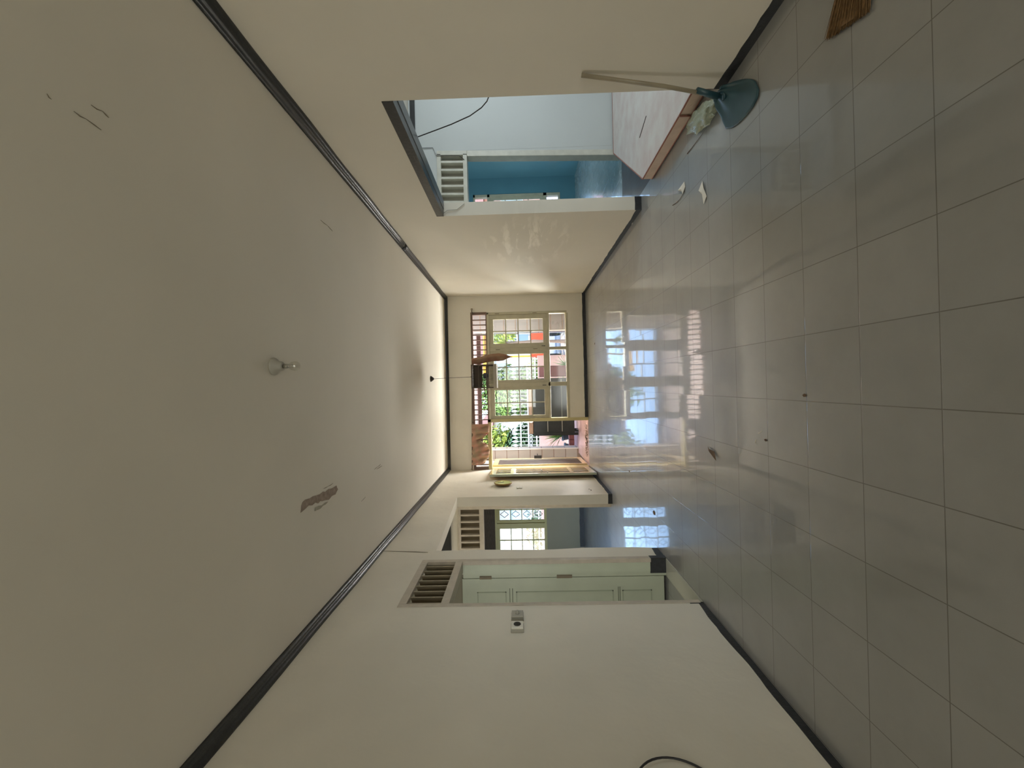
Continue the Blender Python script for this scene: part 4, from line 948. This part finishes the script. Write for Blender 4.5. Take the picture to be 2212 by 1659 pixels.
bush('garden_shrub', 'small green shrub outside the front bedroom window', 'shrub', (-5.2, 14.9, 0.7), (0.8, 0.5, 0.5), 900, M_leafC, 0.09, 7)

# food cart with orange panel
ct = thing('food_cart', 'food cart with an orange lower panel, glass display case and yellow-orange awning', 'food cart', (1.3, 14.2, -0.16))
b = MB(); b.box(0.93, 1.78, 14.0, 14.6, 0.46, 0.90, bev=0.01); b.build('cart_body', M_orange, ct)
b = MB(); b.box(1.10, 1.72, 14.05, 14.5, 0.96, 1.32); b.build('display_case', M_blueglass, ct)
b = MB()
for x in (1.09, 1.73):
    for y in (14.04, 14.51): b.box(x - 0.02, x + 0.02, y - 0.02, y + 0.02, 0.90, 1.38)
b.box(1.07, 1.75, 14.02, 14.53, 1.32, 1.37); b.box(1.34, 1.42, 14.03, 14.06, 0.92, 1.32); b.build('case_frame', M_whiteiron, ct)
b = MB(); b.box(0.93, 0.98, 14.0, 14.05, 0.9, 2.48); b.box(1.73, 1.78, 14.0, 14.05, 1.32, 2.48); b.build('awning_post', M_yelloworange, ct)
b = MB(); b.hexa([(0.35, 13.5, 2.34), (1.0, 13.5, 2.34), (1.0, 14.7, 2.46), (0.35, 14.7, 2.46), (0.35, 13.5, 2.48), (1.0, 13.5, 2.48), (1.0, 14.7, 2.6), (0.35, 14.7, 2.6)])
b.box(1.0, 1.9, 13.9, 14.7, 2.46, 2.5); b.build('awning', M_yelloworange, ct)
for x in (1.0, 1.70):
    b = MB(); b.lathe([(0.04, -0.03), (0.30, -0.02), (0.31, 0.02), (0.04, 0.03)], (x, 14.3, 0.15), 'x', 20); b.build('wheel', M_cab, ct)
adopt(ct)

# houses across the street
def house(name, label, x0, x1, y, h, M, wins, roofz=1.4, door=None):
    t = thing(name, label, 'house', ((x0 + x1) / 2, y, -0.15))
    b = MB(); b.box(x0, x1, y, y + 6, -0.15, h); b.build('house_walls', M, t)
    b = MB(); b.hexa([(x0 - .5, y - .7, h), (x1 + .5, y - .7, h), (x1 + .5, y + 6.5, h), (x0 - .5, y + 6.5, h), (x0 + 1, y + 2.8, h + roofz), (x1 - 1, y + 2.8, h + roofz), (x1 - 1, y + 3.2, h + roofz), (x0 + 1, y + 3.2, h + roofz)])
    b.build('roof', M_roof, t)
    for wx, wz, ww, wh in wins:
        b = MB(); b.box(wx - .06, wx + ww + .06, y - 0.05, y, wz - .06, wz + wh + .06); fo = b.build('window', M_whiteiron, t)
        b = MB(); b.box(wx, wx + ww, y - 0.06, y - 0.045, wz, wz + wh); b.box(wx + ww * .5 - .02, wx + ww * .5 + .02, y - .07, y - .05, wz, wz + wh); b.build('pane', M_blueglass, fo)
    if door:
        b = MB(); b.box(door[0], door[0] + door[2], y - 0.04, y, -0.15, door[1]); b.build('door', M_plastic_grey, t)
    adopt(t)
house('white_house', 'white rendered house across the street behind the middle casement', -0.3, 5.4, 24.0, 3.0, M_whitehouse, [(0.2, 0.9, 0.9, 1.1), (2.6, 0.9, 1.1, 1.1), (4.4, 0.9, 1.0, 1.1)], door=(1.55, 1.9, 0.7))
house('salmon_house', 'salmon pink house across the street on the right', 7.2, 13.8, 24.0, 3.1, M_pinkhouse, [(8.2, 0.9, 1.2, 1.2), (10.5, 0.9, 1.2, 1.2)])
house('beige_house', 'pale house across the street on the left behind the trees', -12.5, -1.8, 24.5, 2.9, M_whitehouse, [(-11.5, 0.9, 1.2, 1.2), (-8.2, 0.9, 1.2, 1.2), (-4.2, 0.9, 1.2, 1.2)])
